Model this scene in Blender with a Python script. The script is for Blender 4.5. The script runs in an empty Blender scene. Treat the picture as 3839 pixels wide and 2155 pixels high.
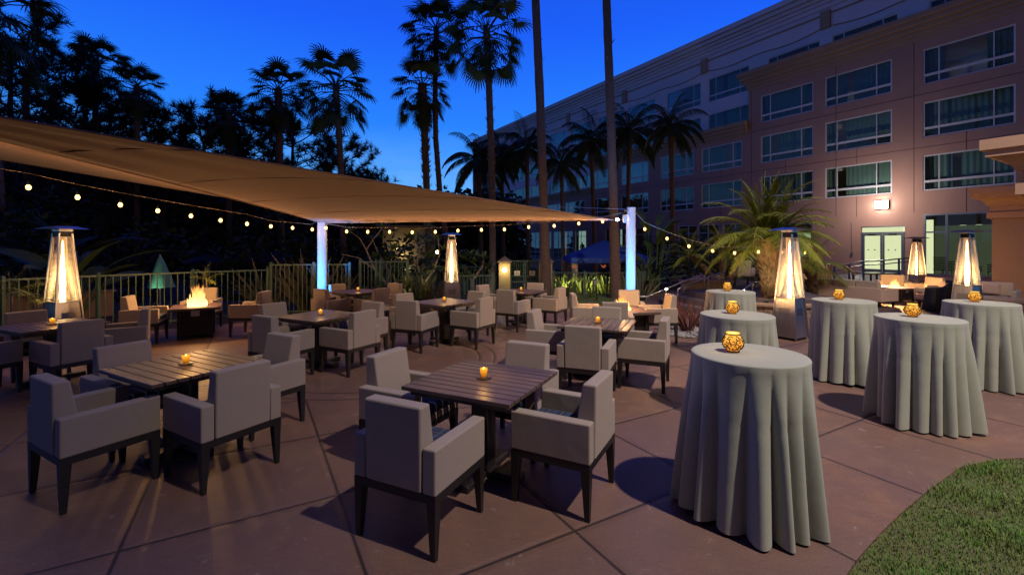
import bpy, bmesh, math, random
from mathutils import Vector, Matrix, Euler
R = math.radians
rnd = random.Random(7)
scn = bpy.context.scene
COL = scn.collection

# ------------------------------------------------------------------ helpers
class MB:
    def __init__(s): s.v=[]; s.f=[]; s.sm=[]
    def add(s, vs, fs, smooth=False, M=None):
        o=len(s.v)
        if M is not None: vs=[tuple(M@Vector(p)) for p in vs]
        s.v+=[tuple(p) for p in vs]
        for f in fs: s.f.append(tuple(i+o for i in f)); s.sm.append(smooth)
    def box(s, x0,x1,y0,y1,z0,z1, M=None):
        vs=[(x0,y0,z0),(x1,y0,z0),(x1,y1,z0),(x0,y1,z0),(x0,y0,z1),(x1,y0,z1),(x1,y1,z1),(x0,y1,z1)]
        s.add(vs,[(0,3,2,1),(4,5,6,7),(0,1,5,4),(1,2,6,5),(2,3,7,6),(3,0,4,7)],False,M)
    def hexa(s, vs, M=None):
        s.add(vs,[(0,3,2,1),(4,5,6,7),(0,1,5,4),(1,2,6,5),(2,3,7,6),(3,0,4,7)],False,M)
    def bev(s, vs, b, seg=2, M=None):
        bm=bmesh.new(); q=[bm.verts.new(p) for p in vs]
        for f in [(0,3,2,1),(4,5,6,7),(0,1,5,4),(1,2,6,5),(2,3,7,6),(3,0,4,7)]: bm.faces.new([q[i] for i in f])
        bmesh.ops.bevel(bm, geom=bm.edges[:], offset=b, segments=seg, profile=.5, affect='EDGES')
        bm.verts.index_update()
        s.add([v.co.copy() for v in bm.verts],[[v.index for v in f.verts] for f in bm.faces],False,M); bm.free()
    def bbox(s, x0,x1,y0,y1,z0,z1,b=.01,seg=2,M=None):
        s.bev([(x0,y0,z0),(x1,y0,z0),(x1,y1,z0),(x0,y1,z0),(x0,y0,z1),(x1,y0,z1),(x1,y1,z1),(x0,y1,z1)],b,seg,M)
    def tube(s, pts, r, n=8, cap=True, smooth=True):
        pts=[Vector(p) for p in pts]; k=len(pts)
        rr=r if isinstance(r,(list,tuple)) else [r]*k
        vs=[]; up=None
        for i,p in enumerate(pts):
            t=(pts[min(i+1,k-1)]-pts[max(i-1,0)])
            if t.length<1e-9: t=Vector((0,0,1))
            t.normalize()
            if up is None:
                up=Vector((0,0,1)) if abs(t.z)<.9 else Vector((1,0,0))
            a=t.cross(up)
            if a.length<1e-6: a=t.cross(Vector((0,1,.3)))
            a.normalize(); b=a.cross(t); up=b
            for j in range(n):
                an=2*math.pi*j/n
                vs.append(p+rr[i]*(math.cos(an)*a+math.sin(an)*b))
        fs=[]
        for i in range(k-1):
            for j in range(n):
                fs.append((i*n+j,i*n+(j+1)%n,(i+1)*n+(j+1)%n,(i+1)*n+j))
        s.add(vs,fs,smooth)
        if cap:
            s.add(vs[:n],[tuple(range(n))]); s.add(vs[-n:],[tuple(reversed(range(n)))])
    def lathe(s, prof, n=24, c=(0,0,0), smooth=True):
        vs=[];k=len(prof)
        for r,z in prof:
            for j in range(n):
                a=2*math.pi*j/n; vs.append((c[0]+r*math.cos(a),c[1]+r*math.sin(a),c[2]+z))
        fs=[]
        for i in range(k-1):
            for j in range(n): fs.append((i*n+j,i*n+(j+1)%n,(i+1)*n+(j+1)%n,(i+1)*n+j))
        s.add(vs,fs,smooth)
    def prism(s, poly, z0, z1):
        n=len(poly)
        vs=[(x,y,z0) for x,y in poly]+[(x,y,z1) for x,y in poly]
        s.add(vs,[tuple(reversed(range(n))),tuple(range(n,2*n))]+[(i,(i+1)%n,n+(i+1)%n,n+i) for i in range(n)])
    def mesh(s,name):
        me=bpy.data.meshes.new(name); me.from_pydata(s.v,[],s.f)
        me.polygons.foreach_set('use_smooth',s.sm); me.update(); return me

def link(o,parent=None):
    COL.objects.link(o)
    if parent is not None: o.parent=parent
    return o
def obj(name,mb,m,parent=None,loc=None,rz=0):
    me=mb.mesh(name) if isinstance(mb,MB) else mb
    o=bpy.data.objects.new(name,me)
    if m is not None and len(me.materials)==0: me.materials.append(m)
    if loc is not None: o.location=loc
    o.rotation_euler=(0,0,rz)
    return link(o,parent)
def tag(o,label,cat,group=None,kind=None):
    if label: o['label']=label
    if cat: o['category']=cat
    if group: o['group']=group
    if kind: o['kind']=kind
    return o
def thing(name,label,cat,loc=(0,0,0),rz=0,group=None):
    o=bpy.data.objects.new(name,None); o.empty_display_size=.1
    o.location=loc; o.rotation_euler=(0,0,rz); link(o)
    return tag(o,label,cat,group)
def struct(name,mb,m): return tag(obj(name,mb,m),None,None,None,'structure')
def dup(root,loc=None,rz=None,label=None,scale=None,parent=None):
    c=root.copy(); COL.objects.link(c)
    if parent is not None: c.parent=parent
    if loc is not None: c.location=loc
    if rz is not None: c.rotation_euler=(0,0,rz)
    if scale is not None: c.scale=(scale,)*3
    if label: c['label']=label
    for ch in list(root.children): dup(ch,parent=c)
    return c
def lamp(name,kind,loc,energy,color,radius=.05,target=None,size=90,blend=.5,parent=None):
    L=bpy.data.lights.new(name,kind); L.energy=energy; L.color=color
    if kind!='SUN': L.shadow_soft_size=radius
    o=bpy.data.objects.new(name,L); o.location=loc
    if kind=='SPOT': L.spot_size=R(size); L.spot_blend=blend
    if target is not None: o.rotation_euler=(Vector(target)-Vector(loc)).to_track_quat('-Z','Y').to_euler()
    return link(o,parent)

F=1706.; CY=921.; H=1.78
def px(x,y,Y):                                   # a photo pixel at depth Y -> point in the place
    return Vector(((x-1919.5)/F*Y, Y, H-(y-CY)/F*Y))

# ------------------------------------------------------------------ materials
def nt(name):
    m=bpy.data.materials.new(name); m.use_nodes=True
    t=m.node_tree; t.nodes.clear(); o=t.nodes.new('ShaderNodeOutputMaterial'); return m,t,o
def N(t,typ,**kw):
    n=t.nodes.new(typ)
    for k,v in kw.items():
        if hasattr(n,k): setattr(n,k,v)
        else: n.inputs[k.replace('_',' ')].default_value=v
    return n
def mixc(t,fac,a,b,blend='MIX'):
    n=t.nodes.new('ShaderNodeMix'); n.data_type='RGBA'; n.blend_type=blend
    for sock,val in ((n.inputs[0],fac),(n.inputs[6],a),(n.inputs[7],b)):
        if isinstance(val,(int,float)): sock.default_value=val
        elif isinstance(val,(tuple,list)): sock.default_value=(*val[:3],1)
        else: t.links.new(val,sock)
    return n.outputs[2]
def mth(t,op,a,b=None,c=None):
    n=t.nodes.new('ShaderNodeMath'); n.operation=op
    for i,v in enumerate((a,b,c)):
        if v is None: continue
        if isinstance(v,(int,float)): n.inputs[i].default_value=v
        else: t.links.new(v,n.inputs[i])
    return n.outputs[0]
def ramp(t,fac,stops):
    n=t.nodes.new('ShaderNodeValToRGB'); e=n.color_ramp.elements
    while len(e)<len(stops): e.new(.5)
    for i,(p,c) in enumerate(stops): e[i].position=p; e[i].color=(*c[:3],c[3] if len(c)>3 else 1)
    t.links.new(fac,n.inputs[0]); return n
def noise(t,scale,detail=4,rough=.55,vec=None,dist=0):
    n=t.nodes.new('ShaderNodeTexNoise'); n.inputs['Scale'].default_value=scale
    n.inputs['Detail'].default_value=detail; n.inputs['Roughness'].default_value=rough; n.inputs['Distortion'].default_value=dist
    if vec is not None: t.links.new(vec,n.inputs['Vector'])
    return n.outputs['Fac']
def coord(t,which='Object',scale=None):
    c=t.nodes.new('ShaderNodeTexCoord').outputs[which]
    if scale is not None:
        mp=t.nodes.new('ShaderNodeMapping'); mp.inputs['Scale'].default_value=scale
        t.links.new(c,mp.inputs[0]); c=mp.outputs[0]
    return c
def mat(name,c,c2=None,scale=6,rough=.6,metal=0,bump=0,bscale=None,stretch=None,which='Object',spec=.5,sheen=0,detail=5,rvar=0):
    m,t,o=nt(name); b=t.nodes.new('ShaderNodeBsdfPrincipled')
    t.links.new(b.outputs[0],o.inputs[0])
    v=coord(t,which,stretch)
    nz=noise(t,scale,detail,.6,v)
    t.links.new(mixc(t,ramp(t,nz,[(.3,(0,0,0)),(.72,(1,1,1))]).outputs[0],c,c2 or tuple(x*.8 for x in c)),b.inputs['Base Color'])
    b.inputs['Roughness'].default_value=rough; b.inputs['Metallic'].default_value=metal
    b.inputs['Specular IOR Level'].default_value=spec; b.inputs['Sheen Weight'].default_value=sheen
    if rvar: t.links.new(mth(t,'MULTIPLY_ADD',nz,rvar,rough-rvar/2),b.inputs['Roughness'])
    if bump:
        bn=t.nodes.new('ShaderNodeBump'); bn.inputs['Strength'].default_value=bump; bn.inputs['Distance'].default_value=.01
        t.links.new(noise(t,bscale or scale*8,4,.6,v),bn.inputs['Height']); t.links.new(bn.outputs[0],b.inputs['Normal'])
    return m
def emis(name,c,s):
    m,t,o=nt(name); e=t.nodes.new('ShaderNodeEmission'); e.inputs[0].default_value=(*c,1); e.inputs[1].default_value=s
    t.links.new(e.outputs[0],o.inputs[0]); return m

def fabric_mat(name,c,weave=150):
    m,t,o=nt(name); b=t.nodes.new('ShaderNodeBsdfPrincipled'); t.links.new(b.outputs[0],o.inputs[0])
    v=coord(t); n1=noise(t,5,3,.5,v); n2=noise(t,weave,2,.6,v)
    k=mixc(t,n2,tuple(x*.78 for x in c),tuple(min(1,x*1.2) for x in c))
    k=mixc(t,mth(t,'MULTIPLY',n1,.35),k,tuple(x*.72 for x in c))
    t.links.new(k,b.inputs['Base Color']); b.inputs['Roughness'].default_value=.95; b.inputs['Specular IOR Level'].default_value=.15
    b.inputs['Sheen Weight'].default_value=.15
    bn=N(t,'ShaderNodeBump'); bn.inputs['Strength'].default_value=.35; bn.inputs['Distance'].default_value=.003
    t.links.new(mth(t,'ADD',n2,mth(t,'MULTIPLY',n1,4.)),bn.inputs['Height']); t.links.new(bn.outputs[0],b.inputs['Normal'])
    return m
M={}
M['fabric']=fabric_mat('beige_weave',(.34,.275,.22))
M['cream']=fabric_mat('cream_cushion',(.50,.41,.31),150)
M['sofa_back']=fabric_mat('taupe_wicker',(.60,.43,.33),150)
M['cloth']=fabric_mat('grey_tablecloth',(.34,.355,.285),150)
M['sail']=fabric_mat('tan_shade_cloth',(.25,.14,.105),90)
M['black_cloth']=mat('black_cover',(.006,.006,.008),rough=.7,bump=.3,scale=8)
M['darkwood']=mat('dark_wood',(.022,.017,.016),(.012,.01,.01),scale=14,rough=.45,stretch=(1,1,.2))
M['fire_metal']=mat('dark_bronze_metal',(.03,.022,.02),(.015,.012,.012),scale=9,rough=.4,metal=.4)
M['steel']=mat('brushed_steel',(.55,.53,.52),(.42,.4,.39),scale=30,rough=.28,metal=1,stretch=(1,1,.05))
M['grille']=mat('heater_grille_wire',(.72,.66,.58),rough=.5,metal=.1)
M['cable']=mat('light_cable',(.22,.16,.11),rough=.6)
M['blackmetal']=mat('black_metal',(.012,.012,.014),rough=.4,metal=.5)
M['rail_steel']=mat('rail_steel',(.38,.38,.40),rough=.35,metal=.9)
M['fence']=mat('green_fence_paint',(.065,.12,.09),(.05,.095,.07),scale=12,rough=.5)
M['post']=mat('white_post_paint',(.46,.45,.44),(.42,.41,.40),scale=5,rough=.45)
M['trunk']=mat('palm_trunk_bark',(.18,.11,.085),(.06,.04,.033),scale=7,rough=.95,bump=.9,bscale=26,stretch=(1,1,5),which='Object')
M['bark']=mat('bark',(.10,.075,.055),(.04,.03,.022),scale=9,rough=.95,bump=.8,stretch=(1,1,.3))
M['palebark']=mat('pale_bark',(.30,.25,.2),(.16,.12,.1),scale=9,rough=.9,bump=.5)
def leafm(name,a,b,scale=3): return mat(name,a,b,scale=scale,rough=.62,spec=.3)
M['palmleaf']=leafm('palm_leaf',(.06,.085,.03),(.035,.05,.02))
M['pine']=leafm('pine_needle',(.022,.034,.02),(.012,.02,.014))
M['leaf']=leafm('broad_leaf',(.10,.145,.04),(.055,.085,.025))
M['hedge']=leafm('hedge_leaf',(.03,.045,.02),(.015,.026,.012),.4)
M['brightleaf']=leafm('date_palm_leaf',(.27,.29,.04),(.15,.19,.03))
M['flax']=leafm('flax_leaf',(.12,.10,.06),(.055,.06,.035))
M['redgrass']=leafm('red_leaf',(.12,.035,.03),(.07,.03,.025))
M['grass']=leafm('grass_blade',(.08,.23,.02),(.16,.18,.045),5)
M['soil']=mat('mulch_soil',(.05,.032,.025),(.02,.014,.012),scale=14,rough=1,bump=1,bscale=40)
M['lawn_soil']=mat('lawn_thatch',(.11,.11,.04),(.06,.07,.025),scale=22,rough=1,bump=.8,bscale=70)
M['stone']=mat('tan_stucco',(.31,.205,.145),(.27,.18,.125),scale=2.5,rough=.9,bump=.25,bscale=90)
M['wallbrown']=mat('rose_brown_stucco',(.42,.23,.175),(.36,.195,.15),scale=.7,rough=.9,bump=.2,bscale=50)
M['wallwhite']=mat('pale_stucco',(.70,.60,.64),(.62,.53,.57),scale=.8,rough=.9,bump=.15,bscale=50)
M['cornice']=mat('tan_cornice',(.40,.25,.16),(.34,.21,.14),scale=1.2,rough=.85)
M['whiteframe']=mat('white_window_frame',(.62,.58,.60),rough=.5)
M['curtain']=mat('grey_green_curtain',(.17,.22,.20),(.11,.15,.14),scale=3,rough=.9,stretch=(9,1,.2))
M['tent']=mat('blue_canvas',(.02,.06,.34),(.017,.05,.28),scale=2,rough=.75)
M['navy']=mat('navy_canvas',(.01,.02,.09),rough=.8)
M['greencanvas']=mat('green_canvas',(.16,.42,.28),(.11,.32,.21),scale=4,rough=.8)
M['signwhite']=mat('sign_white',(.6,.58,.54),rough=.5)
M['signink']=mat('sign_ink',(.12,.03,.03),rough=.6)
M['block']=mat('block_wall',(.27,.19,.13),(.2,.14,.1),scale=5,rough=.9,bump=.4)
M['pillar']=mat('pillar_block',(.42,.34,.2),(.36,.28,.16),scale=6,rough=.9,bump=.4)
M['step']=mat('step_stone',(.13,.10,.10),(.09,.07,.075),scale=5,rough=.7)
M['darkglass']=mat('tinted_top',(.05,.05,.055),rough=.08)
M['tan_curtain']=mat('tan_drape',(.34,.26,.19),rough=.9,scale=5,stretch=(6,6,.3))
M['suit']=mat('dark_clothing',(.01,.01,.012),rough=.8)
M['water']=mat('pool_water',(.0,.05,.055),(.0,.035,.04),scale=1.5,rough=.06,bump=.15,bscale=6)
M['pebble']=mat('grey_pebble',(.33,.31,.30),(.16,.155,.16),scale=9,rough=.7)
M['amberdish']=mat('dark_dish',(.03,.02,.015),rough=.3)
M['filigree']=mat('bronze_filigree',(.035,.018,.006),(.02,.01,.004),scale=30,rough=.45,metal=.6)
M['dirtyflower']=mat('orange_flower',(.5,.12,.03),rough=.6)

# emitters: things in the photo that give off light
WARM=(1.,.60,.24)
M['bulb']=emis('bulb_glow',(1.,.55,.15),6)
M['white_lens']=emis('white_lens',(1.,.95,.88),60)
M['sconce']=emis('sconce_glow',(1.,.78,.32),9)
M['lit_room']=emis('lit_room',(1.,.93,.56),1.0)
M['dim_room']=emis('dim_room',(.55,.62,.36),.10)
M['cool_room']=emis('cool_room',(.62,.85,.78),.42)
M['yellow_room']=emis('yellow_room',(1.,.82,.35),.30)
M['path_lens']=emis('path_lens',(1.,.9,.7),14)
M['blue_lens']=emis('blue_lens',(.25,.5,1.),4)

def glowm(name,lo,hi,slo,shi,axis='Z',nscale=9):
    m,t,o=nt(name); v=coord(t,'Generated'); sp=t.nodes.new('ShaderNodeSeparateXYZ'); t.links.new(v,sp.inputs[0])
    z=sp.outputs[axis]
    nz=noise(t,nscale,3,.6,coord(t))
    f=mth(t,'ADD',z,mth(t,'MULTIPLY_ADD',nz,.5,-.25))
    e=t.nodes.new('ShaderNodeEmission')
    t.links.new(mixc(t,f,lo,hi),e.inputs[0]); 
    t.links.new(mth(t,'MULTIPLY_ADD',f,shi-slo,slo),e.inputs[1])
    t.links.new(e.outputs[0],o.inputs[0]); return m
M['amber']=glowm('amber_glass_glow',(1.,.30,.03),(1.,.52,.08),.55,1.5)
M['candle']=glowm('votive_glow',(1.,.27,.012),(1.,.42,.03),.25,1.25)
M['candleflame']=emis('candle_flame',(1.,.60,.12),5)
def flamemat(name,base,top,sb,st,fade):
    m,t,o=nt(name); v=coord(t,'Generated'); sp=t.nodes.new('ShaderNodeSeparateXYZ'); t.links.new(v,sp.inputs[0]); z=sp.outputs['Z']
    nz=noise(t,6,3,.6,coord(t,'Object',(3,3,1)))
    f=mth(t,'ADD',z,mth(t,'MULTIPLY_ADD',nz,.4,-.2))
    e=t.nodes.new('ShaderNodeEmission'); t.links.new(mixc(t,ramp(t,f,[(.1,(0,0,0)),(.85,(1,1,1))]).outputs[0],base,top),e.inputs[0])
    t.links.new(ramp(t,f,[(0,(sb,)*3),(1,(st,)*3)]).outputs[0],e.inputs[1])
    tr=t.nodes.new('ShaderNodeBsdfTransparent'); mx=t.nodes.new('ShaderNodeMixShader')
    t.links.new(ramp(t,f,[(fade,(0,0,0)),(1.,(.92,.92,.92))]).outputs[0],mx.inputs[0]); t.links.new(e.outputs[0],mx.inputs[1]); t.links.new(tr.outputs[0],mx.inputs[2])
    t.links.new(mx.outputs[0],o.inputs[0]); return m
M['flame']=flamemat('fire_flame',(1.,.66,.24),(1.,.34,.06),3.4,1.0,.35)
M['tubeflame']=flamemat('heater_flame',(1.,.66,.27),(1.,.50,.17),34.,22.,.86)
def glassm(name,tint,gl,rough=.02):
    m,t,o=nt(name); tr=t.nodes.new('ShaderNodeBsdfTransparent'); tr.inputs[0].default_value=(*tint,1)
    g=t.nodes.new('ShaderNodeBsdfGlossy'); g.inputs['Roughness'].default_value=rough; g.inputs[0].default_value=(.9,.95,1,1)
    fr=t.nodes.new('ShaderNodeFresnel'); fr.inputs[0].default_value=1.5
    mx=t.nodes.new('ShaderNodeMixShader'); t.links.new(mth(t,'MULTIPLY_ADD',fr.outputs[0],.12,gl),mx.inputs[0])
    t.links.new(tr.outputs[0],mx.inputs[1]); t.links.new(g.outputs[0],mx.inputs[2]); t.links.new(mx.outputs[0],o.inputs[0]); return m
M['winglass']=glassm('window_glass',(.86,.93,.90),.015)
def hot_tube():
    m,t,o=nt('hot_glass_tube'); tr=t.nodes.new('ShaderNodeBsdfTransparent'); e=t.nodes.new('ShaderNodeEmission'); e.inputs[0].default_value=(1,.50,.16,1); e.inputs[1].default_value=.30
    a=t.nodes.new('ShaderNodeAddShader'); t.links.new(tr.outputs[0],a.inputs[0]); t.links.new(e.outputs[0],a.inputs[1]); t.links.new(a.outputs[0],o.inputs[0]); return m
M['tubeglass']=hot_tube()

# seat plaid
def plaid():
    m,t,o=nt('navy_plaid'); b=t.nodes.new('ShaderNodeBsdfPrincipled'); t.links.new(b.outputs[0],o.inputs[0])
    sp=t.nodes.new('ShaderNodeSeparateXYZ'); t.links.new(coord(t),sp.inputs[0])
    def line(s,per,w,off=0): return mth(t,'LESS_THAN',mth(t,'FRACT',mth(t,'MULTIPLY_ADD',s,1/per,off)),w)
    x,y=sp.outputs[0],sp.outputs[1]
    k=mixc(t,mth(t,'MULTIPLY',line(y,.11,.5),.6),(.012,.02,.06),(.03,.05,.10))
    k=mixc(t,mth(t,'MULTIPLY',line(x,.09,.06),.7),k,(.20,.21,.2)); k=mixc(t,mth(t,'MULTIPLY',line(y,.11,.05,.3),.7),k,(.20,.19,.15))
    t.links.new(k,b.inputs['Base Color']); b.inputs['Roughness'].default_value=.9; return m
M['plaid']=plaid()
# slatted table top
def woodtop():
    m,t,o=nt('weathered_slats'); b=t.nodes.new('ShaderNodeBsdfPrincipled'); t.links.new(b.outputs[0],o.inputs[0])
    v=coord(t,'Object',(1.5,24,24)); n=noise(t,3,6,.65,v); n2=noise(t,4,3,.5,coord(t))
    k=mixc(t,n,(.055,.033,.022),(.155,.098,.070)); k=mixc(t,mth(t,'MULTIPLY',n2,.4),k,(.07,.05,.045))
    t.links.new(k,b.inputs['Base Color']); t.links.new(mth(t,'MULTIPLY_ADD',n2,.25,.24),b.inputs['Roughness'])
    bn=N(t,'ShaderNodeBump'); bn.inputs['Strength'].default_value=.25; bn.inputs['Distance'].default_value=.004
    t.links.new(n,bn.inputs['Height']); t.links.new(bn.outputs[0],b.inputs['Normal']); return m
M['slats']=woodtop()
# stained concrete with joints
def patio_mat():
    m,t,o=nt('stained_concrete'); b=t.nodes.new('ShaderNodeBsdfPrincipled'); t.links.new(b.outputs[0],o.inputs[0])
    v=coord(t); sp=t.nodes.new('ShaderNodeSeparateXYZ'); t.links.new(v,sp.inputs[0]); X,Y=sp.outputs[0],sp.outputs[1]
    e1=mth(t,'ADD',mth(t,'MULTIPLY',X,.8686),mth(t,'MULTIPLY',Y,.4955)); e2=mth(t,'SUBTRACT',mth(t,'MULTIPLY',X,.4955),mth(t,'MULTIPLY',Y,.8686))
    def dist(e,off,per):
        fr=mth(t,'FRACT',mth(t,'MULTIPLY_ADD',e,1/per,-off/per+200.5)); return mth(t,'MULTIPLY',mth(t,'ABSOLUTE',mth(t,'SUBTRACT',fr,.5)),per)
    grid=mth(t,'MINIMUM',dist(e1,.535,1.213),dist(e2,-2.275,1.167))
    rx=mth(t,'ADD',X,2.17); ry=mth(t,'SUBTRACT',Y,7.16); rr=mth(t,'SQRT',mth(t,'ADD',mth(t,'MULTIPLY',rx,rx),mth(t,'MULTIPLY',ry,ry)))
    ring=mth(t,'MINIMUM',mth(t,'ABSOLUTE',mth(t,'SUBTRACT',rr,1.9)),mth(t,'ABSOLUTE',mth(t,'SUBTRACT',rr,1.66)))
    grid=mth(t,'ADD',grid,mth(t,'MULTIPLY',mth(t,'LESS_THAN',rr,1.9),9))
    d=mth(t,'MINIMUM',grid,ring)
    d=mth(t,'ADD',d,mth(t,'MULTIPLY_ADD',noise(t,9,3,.6,v),.008,-.004))
    groove=ramp(t,d,[(.006,(1,1,1)),(.015,(0,0,0))]).outputs[0]
    soft=ramp(t,d,[(.0,(1,1,1)),(.045,(0,0,0))]).outputs[0]
    n1=noise(t,1.1,6,.65,v,.6); n2=noise(t,3.7,6,.6,v,.3)
    v2=coord(t,'Object'); mp=t.nodes.new('ShaderNodeMapping'); mp.inputs['Rotation'].default_value=(0,0,R(20)); mp.inputs['Scale'].default_value=(3,90,1)
    t.links.new(v2,mp.inputs[0]); br=noise(t,2.2,4,.6,mp.outputs[0])
    # each slab has its own tone
    cell=t.nodes.new('ShaderNodeTexWhiteNoise'); cell.noise_dimensions='2D'
    cb=t.nodes.new('ShaderNodeCombineXYZ')
    t.links.new(mth(t,'FLOOR',mth(t,'MULTIPLY_ADD',e1,1/1.213,-.535/1.213)),cb.inputs[0]); t.links.new(mth(t,'FLOOR',mth(t,'MULTIPLY_ADD',e2,1/1.167,2.275/1.167)),cb.inputs[1])
    t.links.new(cb.outputs[0],cell.inputs[0])
    k=mixc(t,ramp(t,n1,[(.32,(0,0,0)),(.68,(1,1,1))]).outputs[0],(.31,.145,.072),(.195,.128,.090))
    k=mixc(t,ramp(t,n2,[(.48,(0,0,0)),(.72,(.8,.8,.8))]).outputs[0],k,(.38,.21,.095))
    kk=noise(t,.55,5,.7,v,1.0)
    k=mixc(t,ramp(t,kk,[(.42,(.75,.75,.75)),(.62,(0,0,0))]).outputs[0],k,(.15,.09,.075))
    k=mixc(t,mth(t,'MULTIPLY',cell.outputs[0],.45),k,(.16,.10,.09))
    k=mixc(t,ramp(t,br,[(.35,(0,0,0)),(.7,(.75,.75,.75))]).outputs[0],k,(.12,.07,.055))
    gr=noise(t,75,3,.7,v)
    k=mixc(t,ramp(t,gr,[(.40,(.5,.5,.5)),(.62,(0,0,0))]).outputs[0],k,(.10,.06,.05))
    wear=ramp(t,noise(t,6,8,.75,v,1.2),[(.60,(0,0,0)),(.70,(.6,.6,.6))]).outputs[0]
    k=mixc(t,wear,k,(.36,.29,.27))
    k=mixc(t,mth(t,'MULTIPLY',groove,.9),k,(.022,.016,.015))
    t.links.new(k,b.inputs['Base Color']); t.links.new(mth(t,'MULTIPLY_ADD',n2,.35,.32),b.inputs['Roughness']); b.inputs['Specular IOR Level'].default_value=.4
    h=mth(t,'SUBTRACT',mth(t,'ADD',mth(t,'MULTIPLY',br,.22),mth(t,'MULTIPLY',n2,.25)),mth(t,'MULTIPLY',soft,1.3))
    bn=N(t,'ShaderNodeBump'); bn.inputs['Strength'].default_value=.55; bn.inputs['Distance'].default_value=.012
    t.links.new(h,bn.inputs['Height']); t.links.new(bn.outputs[0],b.inputs['Normal']); return m
M['patio']=patio_mat()

# ------------------------------------------------------------------ ground
g=MB(); g.add([(-400,-300,-1.0),(400,-300,-1.0),(400,500,-1.0),(-400,500,-1.0)],[(0,1,2,3)]); struct('ground',g,M['soil'])
BED=[(-40,-10),(40,-10),(40,40),(5.5,40),(4.6,17.3),(-2,17.0),(-6,15.6),(-12,14.5),(-40,14)]
g=MB(); g.prism(BED,-1.2,-.03); struct('garden_bed',g,M['soil'])
LAWN_EDGE=[(4.7,3.86),(4.30,3.825),(4.04,3.80),(3.60,3.66),(2.99,3.29),(2.615,3.05),(2.307,2.84),(1.958,2.585),(1.805,2.46),(1.62,2.15),(1.5,1.75),(1.46,1.2),(1.6,.4),(2.0,-.6)]
PATIO=[(-16,-6),(2.0,-6),(2.0,-.6)]+list(reversed(LAWN_EDGE))[1:]+[(6.2,3.75),(8,3.3),(12,2.0),(34,-2),(34,12),(17,31),(6.5,31),(4.6,18),(3.9,15.2),(3.15,13.1),(1.5,12.25),(.2,12.6),(-1.2,13.5),(-2.6,13.2),(-4.2,11.75),(-6.1,10.6),(-7.33,9.77),(-8.7,8.3),(-10.0,6.4),(-13,3),(-16,2)]
g=MB(); g.prism(PATIO,-.5,0); struct('patio',g,M['patio'])
LAWN=[(2.0,-6)]+[(2.0,-.6)]+list(reversed(LAWN_EDGE))[1:]+[(6.2,3.75),(8,3.3),(12,2.0),(34,-2),(34,-6)]
g=MB(); g.prism(LAWN,-.4,-.018); struct('lawn',g,M['lawn_soil'])
BL=[(1.5,12.45),(3.0,13.2),(3.75,15.2),(4.3,17.0),(-1.0,16.6),(-.4,13.2),(.25,12.75)]
g=MB(); g.prism(BL,-.4,.0); struct('back_lawn',g,M['lawn_soil'])
g=MB(); k=[(1.5,12.2),(.2,12.55),(-1.1,13.4),(-1.25,13.55),(-1.15,13.75),(.3,12.78),(1.5,12.46),(3.0,13.25),(3.15,13.08)]; g.prism(k,-.3,.07); struct('kerb',g,M['block'])
g=MB(); g.add([(-15,19,-.93),(-2.2,19,-.93),(-2.2,27,-.93),(-15,27,-.93)],[(0,1,2,3)]); struct('pool_water',g,M['water'])

def inpoly(x,y,P):
    c=False; j=len(P)-1
    for i in range(len(P)):
        xi,yi=P[i]; xj,yj=P[j]
        if (yi>y)!=(yj>y) and x<(xj-xi)*(y-yi)/(yj-yi)+xi: c=not c
        j=i
    return c
def grass(name,poly,z,n,bb,h,seed):
    r=random.Random(seed); g=MB(); k=0
    while k<n:
        x=r.uniform(bb[0],bb[1]); y=r.uniform(bb[2],bb[3])
        if not inpoly(x+r.gauss(0,.014),y+r.gauss(0,.014),poly): continue
        k+=1
        tuft=.6+.8*max(0,math.sin(x*5.1+1.3*math.sin(y*4))*math.sin(y*6.3+x))
        a=r.uniform(0,6.28); l=h*r.uniform(.5,1.25)*tuft; w=r.uniform(.0016,.0032)
        dx,dy=math.cos(a),math.sin(a); ln=l*r.uniform(.2,.9)
        bx,by=math.cos(a+1.57)*w,math.sin(a+1.57)*w
        g.add([(x-bx,y-by,z),(x+bx,y+by,z),(x+dx*ln*.4+bx*.7,y+dy*ln*.4+by*.7,z+l*.65),(x+dx*ln*.4-bx*.7,y+dy*ln*.4-by*.7,z+l*.65),(x+dx*ln,y+dy*ln,z+l*.95)],[(0,1,2,3),(3,2,4)])
    o=obj(name,g,M['grass']); tag(o,None,None,None,'stuff'); return o
o=grass('grass',LAWN,-.02,60000,(1.4,5.2,.9,3.9),.042,1); o['label']='short green lawn grass with dry patches at lower right'
o=grass('grass',BL,0,7000,(-.8,4,12.5,16.5),.06,2); o['label']='strip of green grass in front of the pool fence by the palms'
# pebbles
g=MB(); r=random.Random(3)
for i in range(520):
    x=r.uniform(3.05,4.25); y=r.uniform(8.75,10.2)
    if (x-3.65)**2/.36+(y-9.4)**2/.5>1: continue
    s=r.uniform(.02,.05); a=r.uniform(0,3)
    vs=[]
    for zz,rr in ((0,.7),(.45,1),(.8,.55)):
        for j in range(6): vs.append((x+s*rr*math.cos(a+j*1.047)*1.3,y+s*rr*math.sin(a+j*1.047),zz*s))
    g.add(vs,[(i0*6+j,i0*6+(j+1)%6,i0*6+6+(j+1)%6,i0*6+6+j) for i0 in (0,1) for j in range(6)]+[tuple(range(12,18))],True)
o=obj('gravel',g,M['pebble'],loc=(0,0,.004)); tag(o,'bed of grey river pebbles beside the round tables','gravel',None,'stuff')

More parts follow.
